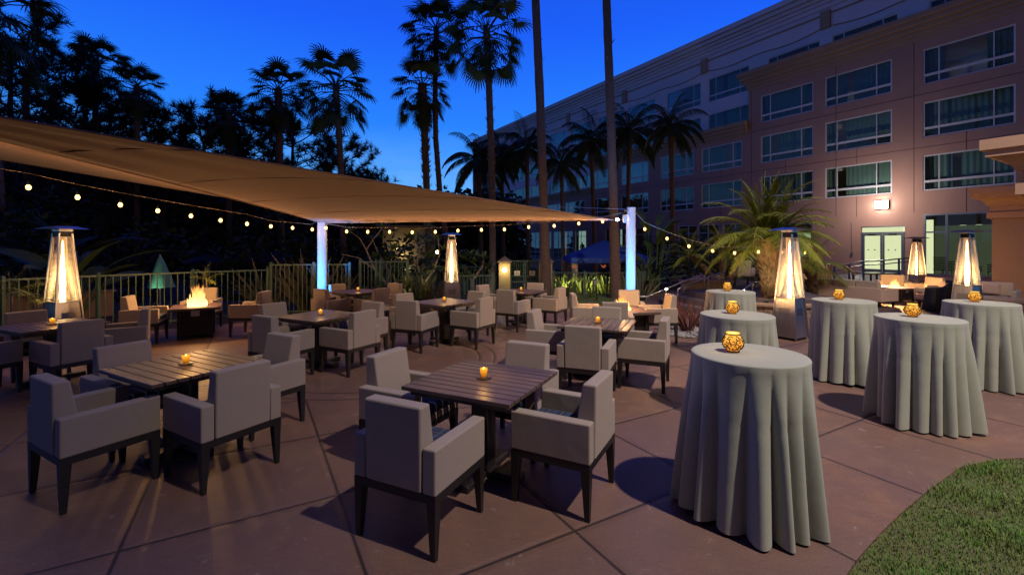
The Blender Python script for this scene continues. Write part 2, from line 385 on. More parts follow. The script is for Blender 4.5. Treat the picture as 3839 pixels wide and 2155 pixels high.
# ------------------------------------------------------------------ dining chairs
def chair_parts(root):
    g=MB()
    for sx in (-1,1): g.box(min(sx*.255,sx*.30),max(sx*.255,sx*.30),-.285,.285,.322,.370)
    g.box(-.255,.255,-.285,-.24,.322,.370); g.box(-.255,.255,.24,.285,.322,.370)
    obj('frame',g,M['darkwood'],root)
    for sx in (-1,1):
        for sy in (-1,1):
            g=MB(); a,b=sx*.30,sx*.24; c,d=sy*.285,sy*.225
            a2,b2=sx*.293,sx*.262; c2,d2=sy*.28,sy*.248
            xs=sorted((a,b)); ys=sorted((c,d)); xs2=sorted((a2,b2)); ys2=sorted((c2,d2))
            g.hexa([(xs2[0],ys2[0],0),(xs2[1],ys2[0],0),(xs2[1],ys2[1],0),(xs2[0],ys2[1],0),(xs[0],ys[0],.3215),(xs[1],ys[0],.3215),(xs[1],ys[1],.3215),(xs[0],ys[1],.3215)])
            obj('leg',g,M['darkwood'],root)
    for sx in (-1,1):
        g=MB(); x0,x1=sorted((sx*.212,sx*.302)); g.bbox(x0,x1,-.287,.287,.3705,.632,.010,2); obj('armrest',g,M['fabric'],root)
    g=MB(); g.bbox(-.211,.211,-.20,.284,.3705,.425,.008,2); obj('seat_base',g,M['fabric'],root)
    g=MB(); g.bev([(-.206,-.291,.3705),(.206,-.291,.3705),(.206,-.12,.3705),(-.206,-.12,.3705),(-.208,-.300,.862),(.208,-.300,.862),(.208,-.205,.862),(-.208,-.205,.862)],.013,3)
    obj('backrest',g,M['fabric'],root)
    g=MB(); g.bbox(-.205,.205,-.125,.288,.4255,.505,.026,3); obj('seat_cushion',g,M['plaid'],root)
chair0=None
def chair(x,y,face,label,group,z=0):
    global chair0
    rz=R(face-90)
    if chair0 is None:
        chair0=thing('armchair',label,'armchair',(x,y,z),rz,group); chair_parts(chair0); return chair0
    c=dup(chair0,(x,y,z),rz,label); c['group']=group; return c
GD='beige armchairs round the slatted dining tables'
TB={'T1':((-.222,3.577),-26.3,0,'slatted table nearest the camera, in the centre'),
    'T2':((-2.866,4.0),-28.6,0,'large slatted table in the left foreground'),
    'T3':((-2.877,6.836),-28,0,'slatted table left of centre, second row'),
    'T4':((-1.262,8.483),-38,0,'slatted table in front of the middle heater'),
    'T5':((1.155,6.12),-22,90,'slatted table with blue glare, right of centre'),
    'T6':((-6.08,6.02),-24,0,'slatted table at the far left by the heater'),
    'T7':((-3.53,10.43),-33,0,'slatted table by the left blue lit post'),
    'T8':((.21,10.47),-32,0,'slatted table by the gate and palm trunk')}
CH=[('T1',-.578,2.932,64.5,'back square to the camera'),('T1',.385,3.307,152,'side on at the right of it'),('T1',.04,4.10,244,'facing the camera behind it'),('T1',-.86,3.85,-26,'blue plaid seat showing, left of it'),
 ('T2',-3.10,3.39,61,'back corner at the photo\'s lower left'),('T2',-2.30,3.63,150,'broad back panel on its right side'),('T2',-2.50,4.52,242,'shaded seat at its far right corner'),('T2',-3.42,4.14,-28,'tall back rising behind it'),
 ('T3',-2.32,6.53,152,'back turned right and away'),('T3',-3.13,6.19,62,'near side, back toward camera'),('T3',-3.60,7.15,-28,'far left side'),('T3',-2.40,7.25,242,'far right corner'),
 ('T4',-1.67,7.87,69,'near side, back toward camera'),('T4',-.70,8.165,150,'right side, lit warm'),('T4',-1.90,8.62,-38,'left side, mostly hidden'),('T4',-.86,8.98,232,'far side below the heater'),
 ('T5',.90,5.44,69,'near side, back toward camera'),('T5',1.70,5.85,156,'right side, arm toward camera'),('T5',1.33,6.60,248,'far side in shade'),('T5',.55,6.40,-20,'left side facing the table'),
 ('T6',-5.49,5.68,154,'near right side, broad back'),('T6',-6.60,6.28,-26,'far side with blue edge'),('T6',-5.62,6.58,215,'far right corner'),('T6',-6.36,5.42,66,'cut by the left picture edge'),
 ('T7',-3.92,9.87,58,'near left side'),('T7',-3.03,9.94,148,'near right side, back to camera'),('T7',-3.98,10.78,-32,'far left side'),('T7',-3.0,10.95,238,'far right side'),
 ('T8',.0,9.70,60,'near side, back toward camera'),('T8',-.48,10.55,-32,'left side'),('T8',.85,10.15,150,'right side, pale back'),('T8',.45,11.0,240,'far side in front of the trunk')]
SHORT={'T1':'nearest centre table','T2':'left foreground table','T3':'second row table left of centre','T4':'table before middle heater','T5':'table with blue glare','T6':'far left table by heater','T7':'table by left blue post','T8':'table by gate palm'}
for tk,x,y,fa,d in CH: chair(x,y,fa,'beige armchair at %s, %s'%(SHORT[tk],d),GD)
GF='beige armchairs round the square fire tables'
for x,y,fa,d in [(-6.62,9.72,285,'behind the left fire table, back to the fence'),(-5.23,9.14,183,'right of the left fire table, side on'),(-6.78,8.40,22,'left of the left fire table'),
                 (1.72,7.62,78,'before the right fire table, hiding its flames'),(2.38,9.22,258,'behind the right fire table, glowing orange'),(1.42,8.75,-2,'left of the right fire table, inner arm lit orange'),(2.74,8.58,178,'right of the right fire table, side on')]:
    chair(x,y,fa,'beige armchair '+d,GF)
chair(7.45,14.6,60,'beige armchair on the raised terrace beside the date palms','armchairs on the raised terrace',.45)
chair(9.15,15.2,150,'beige armchair behind the big date palm trunk on the terrace','armchairs on the raised terrace',.45)

# ------------------------------------------------------------------ dining tables + candles
def table_parts(root):
    g=MB(); n=10; w=.90/n
    for i in range(n):
        y0=-.45+i*w+.003; g.bbox(-.45,.45,y0,y0+w-.011,.712,.740,.003,1)
    obj('table_top',g,M['slats'],root)
    g=MB(); g.box(-.40,.40,-.40,-.36,.672,.7115); g.box(-.40,.40,.36,.40,.672,.7115); g.box(-.40,-.36,-.36,.36,.672,.7115); g.box(.36,.40,-.36,.36,.672,.7115); g.box(-.04,.04,-.36,.36,.68,.7115)
    obj('underframe',g,M['darkwood'],root)
    g=MB(); g.bbox(-.07,.07,-.07,.07,.056,.68,.006,1); obj('pedestal',g,M['darkwood'],root)
    g=MB(); g.bbox(-.33,.33,-.06,.06,.0,.055,.008,1); obj('foot',g,M['darkwood'],root)
    g=MB(); g.bbox(-.06,.06,.0605,.33,.0,.053,.008,1); g.bbox(-.06,.06,-.33,-.0605,.0,.053,.008,1); obj('foot',g,M['darkwood'],root)
tab0=None; cand0=None
for k,(c,rot,add,d) in TB.items():
    lab='square '+d+', dark pedestal'
    if tab0 is None: tab0=thing('dining_table',lab,'table',(*c,0),R(rot+add),'slatted dining tables'); table_parts(tab0)
    else: dup(tab0,(*c,0),R(rot+add),lab)
    lab='lit amber votive candle on the '+d
    if cand0 is None:
        cand0=thing('votive_candle',lab,'candle',(c[0],c[1],.7405),0,'amber votive candles')
        g=MB(); g.lathe([(.0,.0),(.05,.002),(.062,.008),(.058,.010),(.03,.007),(0,.006)],20); obj('dish',g,M['amberdish'],cand0)
        g=MB(); g.lathe([(.022,.0105),(.025,.03),(.029,.066),(.030,.078),(.0275,.078),(.026,.055),(.0,.050)],20); obj('glass',g,M['candle'],cand0)
        g=MB(); g.lathe([(.0,.051),(.007,.059),(.010,.068),(.006,.080),(.0,.088)],10); obj('flame',g,M['candleflame'],cand0)
    else: dup(cand0,(c[0],c[1],.7405),rnd.uniform(0,6),lab)
    lamp('candle_light','POINT',(c[0],c[1],.7405+.17),.9,(1,.5,.12),.03)

# ------------------------------------------------------------------ cocktail tables with cloths
def cloth_mesh(seed):
    r=random.Random(seed); nf=r.choice([17,18,19]); nth=nf*16; g=MB()
    ph=[(i+r.uniform(-.28,.28))/nf*2*math.pi for i in range(nf)]; amp=[r.uniform(.55,1.25) for _ in range(nf)]; shp=[r.uniform(.55,.9) for _ in range(nf)]
    fold=[]
    for j in range(nth):
        a=2*math.pi*j/nth; val=0
        for i in range(nf):
            a0=ph[i]; a1=ph[(i+1)%nf]+(2*math.pi if i==nf-1 else 0); aa=a
            if aa<ph[0]: aa+=2*math.pi
            if a0<=aa<a1:
                u=(aa-a0)/(a1-a0); val=amp[i]*(math.sin(math.pi*u)**shp[i]); break
        fold.append(val)
    sway=[.02*math.sin(2*a+seed)+.012*math.sin(3*a+2*seed) for a in [2*math.pi*j/nth for j in range(nth)]]
    Rr=.36; prof=[]
    for q in range(7): prof.append((Rr*q/6.6,1.052,0,0))
    for q in range(1,6):
        an=q/5*1.45; prof.append((Rr-.012+.013*math.sin(an)+.0,1.040+.012*math.cos(an),0,0))
    nv=26
    for q in range(1,nv+1): prof.append((None,1.038-(1.038-.028)*(q/nv),q/nv,1))
    vs=[]
    for (r0,z,v,m) in prof:
        for j in range(nth):
            a=2*math.pi*j/nth
            if m==0: rr=r0; zz=z
            else:
                vv=v**.75
                rr=Rr-.004+.018*min(1,v*6)*0+(.055*v)+(.122*fold[j]-.075)*vv*min(1,.55+v*1.4)+sway[j]*v
                crease=.004*math.exp(-((v-.36-.02*math.sin(a*2+seed))/.012)**2)+.003*math.exp(-((v-.7+.03*math.sin(a+seed))/.012)**2)
                rr+=crease*math.sin(a*1.7+seed)
                zz=z+.010*fold[j]*v*0+.018*math.sin(a*1.5+seed)*v
                zz=max(zz,.016)
            tw=.05*v*math.sin(3*a+seed)
            vs.append((rr*math.cos(a+tw),rr*math.sin(a+tw),zz))
    k=len(prof); fs=[]
    for i in range(k-1):
        for j in range(nth):
            if i==0: fs.append((j,nth+j,nth+(j+1)%nth)) if False else fs.append((i*nth+j,i*nth+(j+1)%nth,(i+1)*nth+(j+1)%nth,(i+1)*nth+j))
            else: fs.append((i*nth+j,i*nth+(j+1)%nth,(i+1)*nth+(j+1)%nth,(i+1)*nth+j))
    g.add(vs,fs,True)
    return g
CT=[((1.60,3.08),'nearest the camera, left of the lawn'),((4.13,4.62),'large one at right above the lawn'),((2.39,4.84),'second in the left row, before the heater'),((3.49,7.28),'farthest one, beside the curved steps'),((4.44,6.1),'between the pyramid heater and the sofa back'),((6.02,5.85),'at the right edge beside the tan column')]
def lantern_parts(root):
    g=MB(); prof=[(.0,.004),(.035,.004)]
    for q in range(1,12):
        an=-1.05+q/11*2.1; prof.append((.066*math.cos(an),.064+.060*math.sin(an)))
    prof+=[(.040,.121),(.044,.132),(.040,.1325),(.036,.122)]
    g.lathe(prof,28); obj('globe',g,M['amber'],root)
    g=MB(); r=random.Random(5)
    def onS(th,ph,rad=.0685): return (rad*math.cos(ph)*math.cos(th),rad*math.cos(ph)*math.sin(th),.064+.063*math.sin(ph))
    for row,(p0,n) in enumerate(((.55,8),(.18,11),(-.22,11),(-.62,8))):
        for i in range(n):
            th0=2*math.pi*(i+.5*row)/n; sg=1 if i%2 else -1; pts=[]
            for q in range(15):
                u=q/14; a=sg*(u*5.9)+th0*1.7+row*2; rad=.27*(1-u)+.04
                pts.append(onS(th0+rad*math.cos(a)/max(.5,math.cos(p0)),max(-1.0,min(1.0,p0+rad*math.sin(a)))))
            g.tube(pts,.0031,4)
    for z,rd in ((.120,.0425),(.006,.038)):
        g.tube([(rd*math.cos(2*math.pi*q/24),rd*math.sin(2*math.pi*q/24),z) for q in range(25)],.004,5,False)
    obj('filigree',g,M['filigree'],root)
    g=MB(); g.lathe([(.0,.1245),(.030,.1245),(.030,.1275),(.0,.128)],14); obj('flame',g,M['candleflame'],root)  # flat glowing disc added in the neck to brighten the lantern top
lan0=None
for i,(c,d) in enumerate(CT):
    t=thing('cocktail_table','high round table under grey floor length cloth, '+d,'table',(*c,0),rnd.uniform(0,6),'round cocktail tables under grey cloths')
    obj('tablecloth',cloth_mesh(i*3+2),M['cloth'],t)
    g=MB(); g.lathe([(.0,.0),(.27,.0),(.27,.012),(.06,.03),(.04,.06),(.04,1.0),(.34,1.01),(.34,1.036),(0,1.036)],24); obj('base',g,M['blackmetal'],t)
    lab='glowing amber scrollwork lantern on the grey table '+d
    p=(c[0]-.02+(-.06 if i==0 else 0),c[1]+.05,1.0525)
    if lan0 is None: lan0=thing('candle_lantern',lab,'lantern',p,0,'amber scrollwork lanterns'); lantern_parts(lan0)
    else: dup(lan0,p,rnd.uniform(0,6),lab)
    lamp('lantern_light','POINT',(p[0],p[1],p[2]+.24),1.1,(1,.55,.2),.03)

# ------------------------------------------------------------------ pyramid heaters
def heater_parts(root):
    hw=lambda z: .235-(.235-.098)*z/2.0
    g=MB(); 
    def ring(z,k=1,off=0): a=hw(z)*k-off; return [(-a,-a,z),(a,-a,z),(a,a,z),(-a,a,z)]
    g.hexa(ring(.05,1,.012)+ring(.765,1,.012)); 
    obj('base_panel',g,M['steel'],root)
    g=MB(); 
    for r0 in range(6):
        for c0 in range(14):
            for sd in range(4):
                Mx=Matrix.Rotation(sd*math.pi/2,4,'Z'); z=.47+r0*.022; y=-(hw(z)-.012)-.0012
                g.add([(-.10+c0*.0145,y,z),(-.10+c0*.0145+.010,y,z),(-.10+c0*.0145+.010,y+.001,z+.010),(-.10+c0*.0145,y+.001,z+.010)],[(0,1,2,3)],False,Mx)
    obj('vent_slots',g,M['blackmetal'],root)
    g=MB(); g.box(-.20,.20,-.20,.20,0,.048); obj('foot_plinth',g,M['blackmetal'],root)
    g=MB(); a=hw(.77)-.006; g.box(-a,a,-a,a,.766,.790); obj('shelf',g,M['steel'],root)
    for sx in (-1,1):
        for sy in (-1,1):
            g=MB(); b,tp=hw(0.02)+.008,hw(2.0)+.004; w=.022
            vs=[]
            for z,q in ((.02,b),(2.0,tp)):
                x0,x1=sorted((sx*q,sx*(q-w))); y0,y1=sorted((sy*q,sy*(q-w))); vs+=[(x0,y0,z),(x1,y0,z),(x1,y1,z),(x0,y1,z)]
            g.hexa(vs); obj('corner_post',g,M['steel'],root)
    g=MB(); nb=54
    for i in range(nb):
        z=.80+i*(1.93-.80)/(nb-1); a=hw(z)-.016; g.box(-a,a,-a-.004,-a,z,z+.0095)
    for x in (-.8,.8):
        zs=[.80,1.93]; g.tube([(x*(hw(z)-.016),-(hw(z)-.012),z) for z in zs],.004,4)
    lp=[(-.09,.84),(-.09+.015,1.22),(-.05,1.25),(.05,1.25),(.075,1.22),(.09,.84),(-.09,.84)]
    g.tube([(x,-(hw(z)-.008),z) for x,z in lp],.004,4)
    gm=g.mesh('grille'); gm.materials.append(M['grille'])
    for sd in range(4): obj('grille',gm,None,root,rz=sd*math.pi/2)
    g=MB(); g.lathe([(.058,.792),(.058,1.96)],24); obj('glass_tube',g,M['tubeglass'],root)
    g=MB(); r=random.Random(2); prof=[]
    for q in range(15):
        u=q/14; prof.append((max(.0,(.030+.016*math.sin(min(1,u*1.6)*3.1))*(1-u)**.34+.003*math.sin(q*2.1)),.792+u*1.10))
    g.lathe(prof,14); obj('flame',g,M['tubeflame'],root)
    g=MB(); g.box(-.085,.085,-.085,.085,1.955,2.035); g.box(-.10,.10,-.10,.10,1.94,1.9545); obj('burner_head',g,M['blackmetal'],root)
    g=MB(); g.add([(-.27,-.27,2.075),(.27,-.27,2.075),(.27,.27,2.075),(-.27,.27,2.075),(-.13,-.13,2.125),(.13,-.13,2.125),(.13,.13,2.125),(-.13,.13,2.125)],[(0,3,2,1),(4,5,6,7),(0,1,5,4),(1,2,6,5),(2,3,7,6),(3,0,4,7)])
    g.box(-.10,.10,-.10,.10,2.036,2.0745)
    obj('cap',g,M['steel'],root)
ht0=None
for (x,y,rz,s,d) in [(5.34,8.75,R(31),1,'at right between the grey clothed tables'),(-8.03,8.13,R(-19),1,'at far left behind the left table'),(-1.67,12.55,R(15),1,'in the middle before the garden'),(11.3,11.3,R(20),1.02,'at far right beside the tan column'),(14.06,15.8,R(10),.98,'smallest in view, behind the lounge chairs')]:
    lab='steel pyramid patio heater with tall flame '+d
    if ht0 is None: ht0=thing('patio_heater',lab,'heater',(x,y,0),rz,'steel pyramid patio heaters'); heater_parts(ht0)
    else: dup(ht0,(x,y,0),rz,lab,s)

# ------------------------------------------------------------------ fire tables
def flame_mesh(seed,w,d,h,n):
    r=random.Random(seed); g=MB()
    for i in range(n):
        x=r.gauss(0,.38)*w; y=r.gauss(0,.38)*d; hh=h*r.uniform(.35,1)*max(.3,1-abs(x)/w*.55); b=r.uniform(.018,.038)*min(1.2,h/.35)
        lx,ly=r.uniform(-.12,.12)-x*.25,r.uniform(-.1,.1); ph=r.uniform(0,6); pts=[];rr=[]
        for q in range(8):
            u=q/7; pts.append((x+lx*u*hh/.3*.6+.018*math.sin(ph+u*5),y+ly*u*.5,u*hh)); rr.append(b*(math.sin(math.pi*(.25+.75*u))**.9)*(1-u*.35)+.0006)
        g.tube(pts,rr,6,False)
    return g
def fire_table(name,label,x,y,rz,fl,top=.60,s=.5,lightw=30):
    t=thing(name,label,'fire table',(x,y,0),rz,'square fire tables')
    g=MB(); 
    a=s; b=.17
    g.bbox(-a,a,-a,-b,top-.045,top,.006,1); g.bbox(-a,a,b,a,top-.045,top,.006,1); g.bbox(-a,-b-.0005,-b+.0005,b-.0005,top-.045,top,.006,1); g.bbox(b+.0005,a,-b+.0005,b-.0005,top-.045,top,.006,1)
    obj('table_top',g,M['slats'],t)
    g=MB(); c=s*.68; g.box(-c+.03,c-.03,-c+.03,c-.03,.06,top-.046)
    for sx in (-1,1):
        for sy in (-1,1):
            x0,x1=sorted((sx*c,sx*(c-.06))); y0,y1=sorted((sy*c,sy*(c-.06))); g.box(x0,x1,y0,y1,0,top-.046)
    obj('body',g,M['fire_metal'],t)
    g=MB()
    for sd in range(4):
        Mx=Matrix.Rotation(sd*math.pi/2,4,'Z'); yy=-c+.028; w=c-.08
        for dx in (-1,1):
            p=[(dx*w,yy,.09),(-dx*w,yy,top-.12)]
            v=(Vector(p[1])-Vector(p[0])); L=v.length; an=math.atan2(v.z,v.x)
            Mb=Mx@Matrix.Translation(((p[0][0]+p[1][0])/2,yy,(p[0][2]+p[1][2])/2))@Matrix.Rotation(-an,4,'Y'); g.box(-L/2,L/2,-.006+dx*.002,.001,-.006,.006,Mb)
        g.box(-w,w,-.007,.001,-.006,.006,Mx@Matrix.Translation((0,yy,.085))); g.box(-w,w,-.007,.001,-.006,.006,Mx@Matrix.Translation((0,yy,top-.11)))
    obj('cross_brace',g,M['fire_metal'],t)
    g=MB(); g.box(-.07,.07,-c+.016,-c+.0285,top-.17,top-.06); g.tube([(.03,-c+.016,top-.09),(.03,-c+.002,top-.09)],.014,10); g.tube([(.03,-c+.016,top-.14),(.03,-c+.002,top-.14)],.012,10); obj('control_panel',g,M['steel'],t)
    g=MB(); g.box(-b-.02,b+.02,-b-.02,b+.02,top-.05,top-.0455); r=random.Random(1)
    for i in range(60):
        qx,qy=r.uniform(-b,b),r.uniform(-b,b); q=r.uniform(.012,.026); Mx=Matrix.Translation((qx,qy,top-.03))@Euler((r.uniform(0,3),r.uniform(0,3),0)).to_matrix().to_4x4(); g.box(-q,q,-q*.7,q*.7,-q*.6,q*.6,Mx)
    obj('lava_rock',g,M['blackmetal'],t)
    o=obj('flame',flame_mesh(*fl),M['flame'],t,loc=(0,0,top-.02))
    lamp('fire_glow','POINT',(0,0,top+fl[3]+.04),lightw,(1,.50,.16),.10,parent=t)
    return t
fire_table('fire_table','dark square fire table with tall flames before the left fence',-6.20,8.95,R(30),(1,.14,.13,.50,80),s=.42,lightw=80)
fire_table('fire_table','dark square fire table with low flames left of the handrail',2.05,8.45,R(14),(5,.17,.17,.30,60),lightw=70)
fire_table('fire_table','low dark fire table with small flame beside the sofa',12.3,14.65,R(24),(9,.13,.13,.36,34),top=.46,s=.55,lightw=220)

# ------------------------------------------------------------------ shade sails, posts, string lights
P1=Vector((-4.67,11.2,2.34)); P2=px(2300,825,11.0); Q=px(-1257,221,3.3)
def sail_mesh(A,B,C,sag,n=44,bulge=0):
    g=MB(); idx={}; vs=[]
    cen=(A+B+C)/3
    def edge(U,V,t,s): 
        p=U.lerp(V,t); d=(cen-(U+V)/2); return p+d*s*4*t*(1-t)
    for i in range(n+1):
        for j in range(n+1-i):
            a,b=i/n,j/n; c=1-a-b; p=A*a+B*b+C*c
            d=(cen-(A+B)/2)*(sag[0]*4*a*b)+(cen-(B+C)/2)*(sag[1]*4*b*c)+(cen-(C+A)/2)*(sag[2]*4*c*a)
            p=p+d+Vector((0,0,bulge*27*a*b*c))
            for K,w1,w2 in ((a,b,c),(b,c,a),(c,a,b)):
                if K>.45 and K<.999: p=p+Vector((0,0,.016*math.sin(17*w1/(w1+w2+1e-6))*(K-.45)/.55*min(1,(1-K)*8)))
            idx[i,j]=len(vs); vs.append(p)
    fs=[]
    for i in range(n):
        for j in range(n-i):
            fs.append((idx[i,j],idx[i+1,j],idx[i,j+1]))
            if i+j<n-1: fs.append((idx[i+1,j],idx[i+1,j+1],idx[i,j+1]))
    g.add(vs,fs,True); return g
def edge_hem(g,A,B,C,sag,r=.012):
    cen=(A+B+C)/3
    for U,V,s in ((A,B,sag[0]),(B,C,sag[1]),(C,A,sag[2])):
        pts=[U.lerp(V,q/30)+(cen-(U+V)/2)*s*4*(q/30)*(1-q/30) for q in range(31)]; g.tube(pts,r,6)
def solid(o,th):
    md=o.modifiers.new('thickness','SOLIDIFY'); md.thickness=th; md.offset=0
t=thing('shade_sail','large tan triangular shade sail tied between the two posts','shade sail',P1,0,'tan shade sails'); 
Minv=Matrix.Translation(-P1)
def local(mb): mb.v=[tuple(Vector(p)-P1) for p in mb.v]; return mb
sg=(.006,.055,.05)
o=obj('canopy',local(sail_mesh(P1,P2,Q,sg,bulge=.10)),M['sail'],t); solid(o,.004)
g=MB(); edge_hem(g,P1,P2,Q,sg); obj('hem',local(g),M['sail'],t)
for u in (.16,.33,.52,.72):
    g=MB(); cen=(P1+P2+Q)/3; pts=[]
    for q in range(25):
        w_=q/24; c_=u; a_=(1-u)*(1-w_); b_=(1-u)*w_; p=P1*a_+P2*b_+Q*c_
        p=p+(cen-(P1+P2)/2)*(sg[0]*4*a_*b_)+(cen-(P2+Q)/2)*(sg[1]*4*b_*c_)+(cen-(Q+P1)/2)*(sg[2]*4*c_*a_)+Vector((0,0,.10*27*a_*b_*c_)); pts.append(p)
    g.tube(pts,.007,5); obj('seam',local(g),M['sail'],t)
g=MB(); e=px(2352,822,11.0); g.tube([P2,P2.lerp(e,.35)],.012,6); g.tube([P2.lerp(e,.35),e],.007,6); obj('turnbuckle',local(g),M['steel'],t)
S1=px(1203,800,11.27); S3=px(-1100,258,4.0); S2=px(-1000,431,7.5)
t=thing('shade_sail','second tan shade sail glowing orange underneath at the left edge','shade sail',P1,0,'tan shade sails')
o=obj('canopy',local(sail_mesh(S1,S2,S3,(.0,.03,.0))),M['sail'],t); solid(o,.004)
g=MB(); edge_hem(g,S1,S2,S3,(.0,.03,.0)); obj('hem',local(g),M['sail'],t)

def up_light(x,y,z,label,col,energy,target,lens,size=80,group='ground uplights'):
    t=thing('ground_uplight',label,'uplight',(x,y,z),0,group)
    g=MB(); g.lathe([(.0,0),(.05,0),(.06,.02),(.06,.10),(.05,.11),(.05,.095),(0,.095)],14); obj('housing',g,M['blackmetal'],t)
    g=MB(); g.lathe([(.0,.1),(.045,.1)],14); obj('lens',g,lens,t)
    lamp('uplight_beam','SPOT',(x,y,z+.14),energy,col,.03,target,size,.8)
for (x,y,top,side) in ((-4.67,11.2,2.74,'left'),(2.87,11.0,2.70,'right')):
    t=thing('sail_post','round white post lit blue, '+('under the sail\'s low corner' if side=='left' else 'tall one beside the palm trunk and handrail'),'post',(x,y,0),0,'blue lit sail posts')
    g=MB(); g.lathe([(.112,0),(.112,.02),(.112,top-.012),(.112,top-.006),(.112,top)],32); g.lathe([(.112,top),(0,top+.003)],32,smooth=False); obj('shaft',g,M['post'],t)
    g=MB(); g.lathe([(.20,0),(.20,.02),(.113,.021)],24); obj('base_plate',g,M['steel'],t)
    g=MB(); g.tube([(-.11,-.02,top-.30),(-.17,-.02,top-.30)],.014,8); g.tube([(-.11,-.02,top-.08),(-.17,-.03,top-.08)],.014,8); obj('bracket',g,M['steel'],t)
up_light(-4.72,10.05,0,'small blue uplight at the foot of the left sail post',(.02,.28,1.),1050,(-4.67,11.2,1.55),M['blue_lens'],62)
up_light(2.55,9.98,0,'small blue uplight at the foot of the right sail post',(.02,.28,1.),1200,(2.86,11.0,1.75),M['blue_lens'],62)

def string(label,ctrl,bulbs,drop):
    t=thing('string_lights',label,'string lights',ctrl[0],0,'warm string lights'); o0=Vector(ctrl[0])
    g=MB(); g.tube([Vector(p)-o0 for p in ctrl],.005,5); obj('cable',g,M['cable'],t)
    for p in bulbs:
        q=Vector(p)-o0
        g=MB(); g.tube([q+Vector((0,0,drop)),q+Vector((0,0,.05))],.004,4); g.tube([q+Vector((0,0,.075)),q+Vector((0,0,.033))],.015,8); so=obj('socket',g,M['blackmetal'],t)
        g=MB(); g.lathe([(.0,-.042),(.018,-.037),(.029,-.018),(.031,.0),(.025,.020),(.014,.034)],12,tuple(q)); obj('bulb',g,M['bulb'],so); lamp('bulb_light','POINT',Vector(p)+Vector((0,-.02,-.09)),7.0 if min((Vector(p).xy-Vector(a_)).length for a_ in ((-4.67,11.2),(2.87,11.0)))>.5 else .6,(1,.58,.25),.02)
# left run
bL=[]; D0=[(774,577),(725,573),(672,569),(613,563),(548,554),(475,543),(397,530),(297,515),(193,496),(67,471)]
for i,(dx,dy) in enumerate(D0):
    X0,Y0=-4.85-.436*.55*i,11.05-.9*.55*i; bL.append(Vector((X0,Y0,H-(dy*1.4903-CY)/F*Y0)))
for i in (1,2): bL.append(bL[9]+Vector((-.24*i,-.495*i,.05*i)))
cab=[P1+Vector((-.12,-.1,.02))]+[b+Vector((0,0,.2 if i>2 else .12)) for i,b in enumerate(bL)]
string('warm bulb string sloping up to the left over the fence',cab,bL,.11)
bM=[]
for dx,dy in [(820,573),(872,582),(925,583),(980,583),(1037,584),(1095,583),(1152,580),(1211,578),(1269,577),(1330,571),(1394,568),(1456,562),(1516,557),(1576,544)]:
    bM.append(px(dx*1.4903,dy*1.4903,10.95))
cab=[P1+Vector((.12,-.1,.0))]+[b+Vector((0,0,.10)) for b in bM]+[Vector((2.80,10.9,2.62))]
string('warm bulb string hanging level under the sail edge between posts',cab,bM,.10)
bR=[]
for i,(dx,dy) in enumerate([(1622,576),(1678,600),(1733,619),(1793,631),(1848,636),(1908,633),(1966,634),(2026,635)]):
    bR.append(px(dx*1.4903,dy*1.4903,11.2-.03*i))
cab=[Vector((2.95,10.95,2.60))]+[b+Vector((0,0,.16 if i<3 else .12)) for i,b in enumerate(bR)]
string('warm bulb string from the right post to the date palm',cab,bR,.10)
# tie cables from the right post top
t=thing('tie_cable','thin steel tie cable leading left from the right post top','cable',(2.8,10.97,2.66))
g=MB(); o0=Vector((2.8,10.97,2.66)); A=px(1780,768,15.5); g.tube([(0,0,0),A-o0],.006,5); g.tube([(0,0,0),(A-o0)*.10],.013,6); obj('wire',g,M['rail_steel'],t)
t=thing('post_floodlight','small bright white floodlight clamped beside the right sail post','floodlight',px(2313,824,10.95))
g=MB(); g.bbox(-.045,.045,-.03,.05,-.04,.04,.006,1); obj('housing',g,M['blackmetal'],t)
g=MB(); g.box(-.032,.032,-.034,-.0305,-.028,.028); obj('lens',g,M['white_lens'],t)
t=thing('post_speaker','small cream box speaker on the right sail post','speaker',(2.70,10.86,2.42))
g=MB(); g.bbox(-.05,.05,-.05,.05,-.09,.09,.01,2); obj('body',g,M['post'],t)

# ------------------------------------------------------------------ fences, gate
def fence(label,pts,top,base=-.35,step=.125,z2=None):
    t=thing('metal_fence',label,'fence',(pts[0][0],pts[0][1],0),0,'green metal picket fences'); o0=Vector((pts[0][0],pts[0][1],0))
    rl=MB(); rb2=MB(); pk=MB(); n=len(pts); acc=0
    for i in range(n-1):
        A=Vector((*pts[i],0))-o0; B=Vector((*pts[i+1],0))-o0; d=(B-A); L=d.length; an=math.atan2(d.y,d.x)
        Mx=Matrix.Translation(A)@Matrix.Rotation(an,4,'Z')
        rl.box(0,L,-.02,.02,top-.035,top,Mx); rb2.box(0,L,-.016,.016,base+.10,base+.135,Mx)
        x=step-acc
        while x<L:
            pk.box(x-.009,x+.009,-.009,.009,base+.05,top-.0352,Mx); x+=step
        acc=(acc+L)%step
    obj('top_rail',rl,M['fence'],t); obj('bottom_rail',rb2,M['fence'],t); obj('pickets',pk,M['fence'],t)
    for p in pts:
        g=MB(); q=Vector((*p,0))-o0; g.box(q.x-.03,q.x+.03,q.y-.03,q.y+.03,base-.2,top+.04); g.add([(q.x-.035,q.y-.035,top+.0405),(q.x+.035,q.y-.035,top+.0405),(q.x+.035,q.y+.035,top+.0405),(q.x-.035,q.y+.035,top+.0405),(q.x,q.y,top+.07)],[(0,1,4),(1,2,4),(2,3,4),(3,0,4),(0,3,2,1)])
        obj('fence_post',g,M['fence'],t)
fence('low green picket fence curving behind the left heater',[(-11.4,5.0),(-10.2,7.0),(-9.3,8.3),(-8.6,9.45),(-7.5,10.7),(-6.32,11.78)],1.17,-.05)
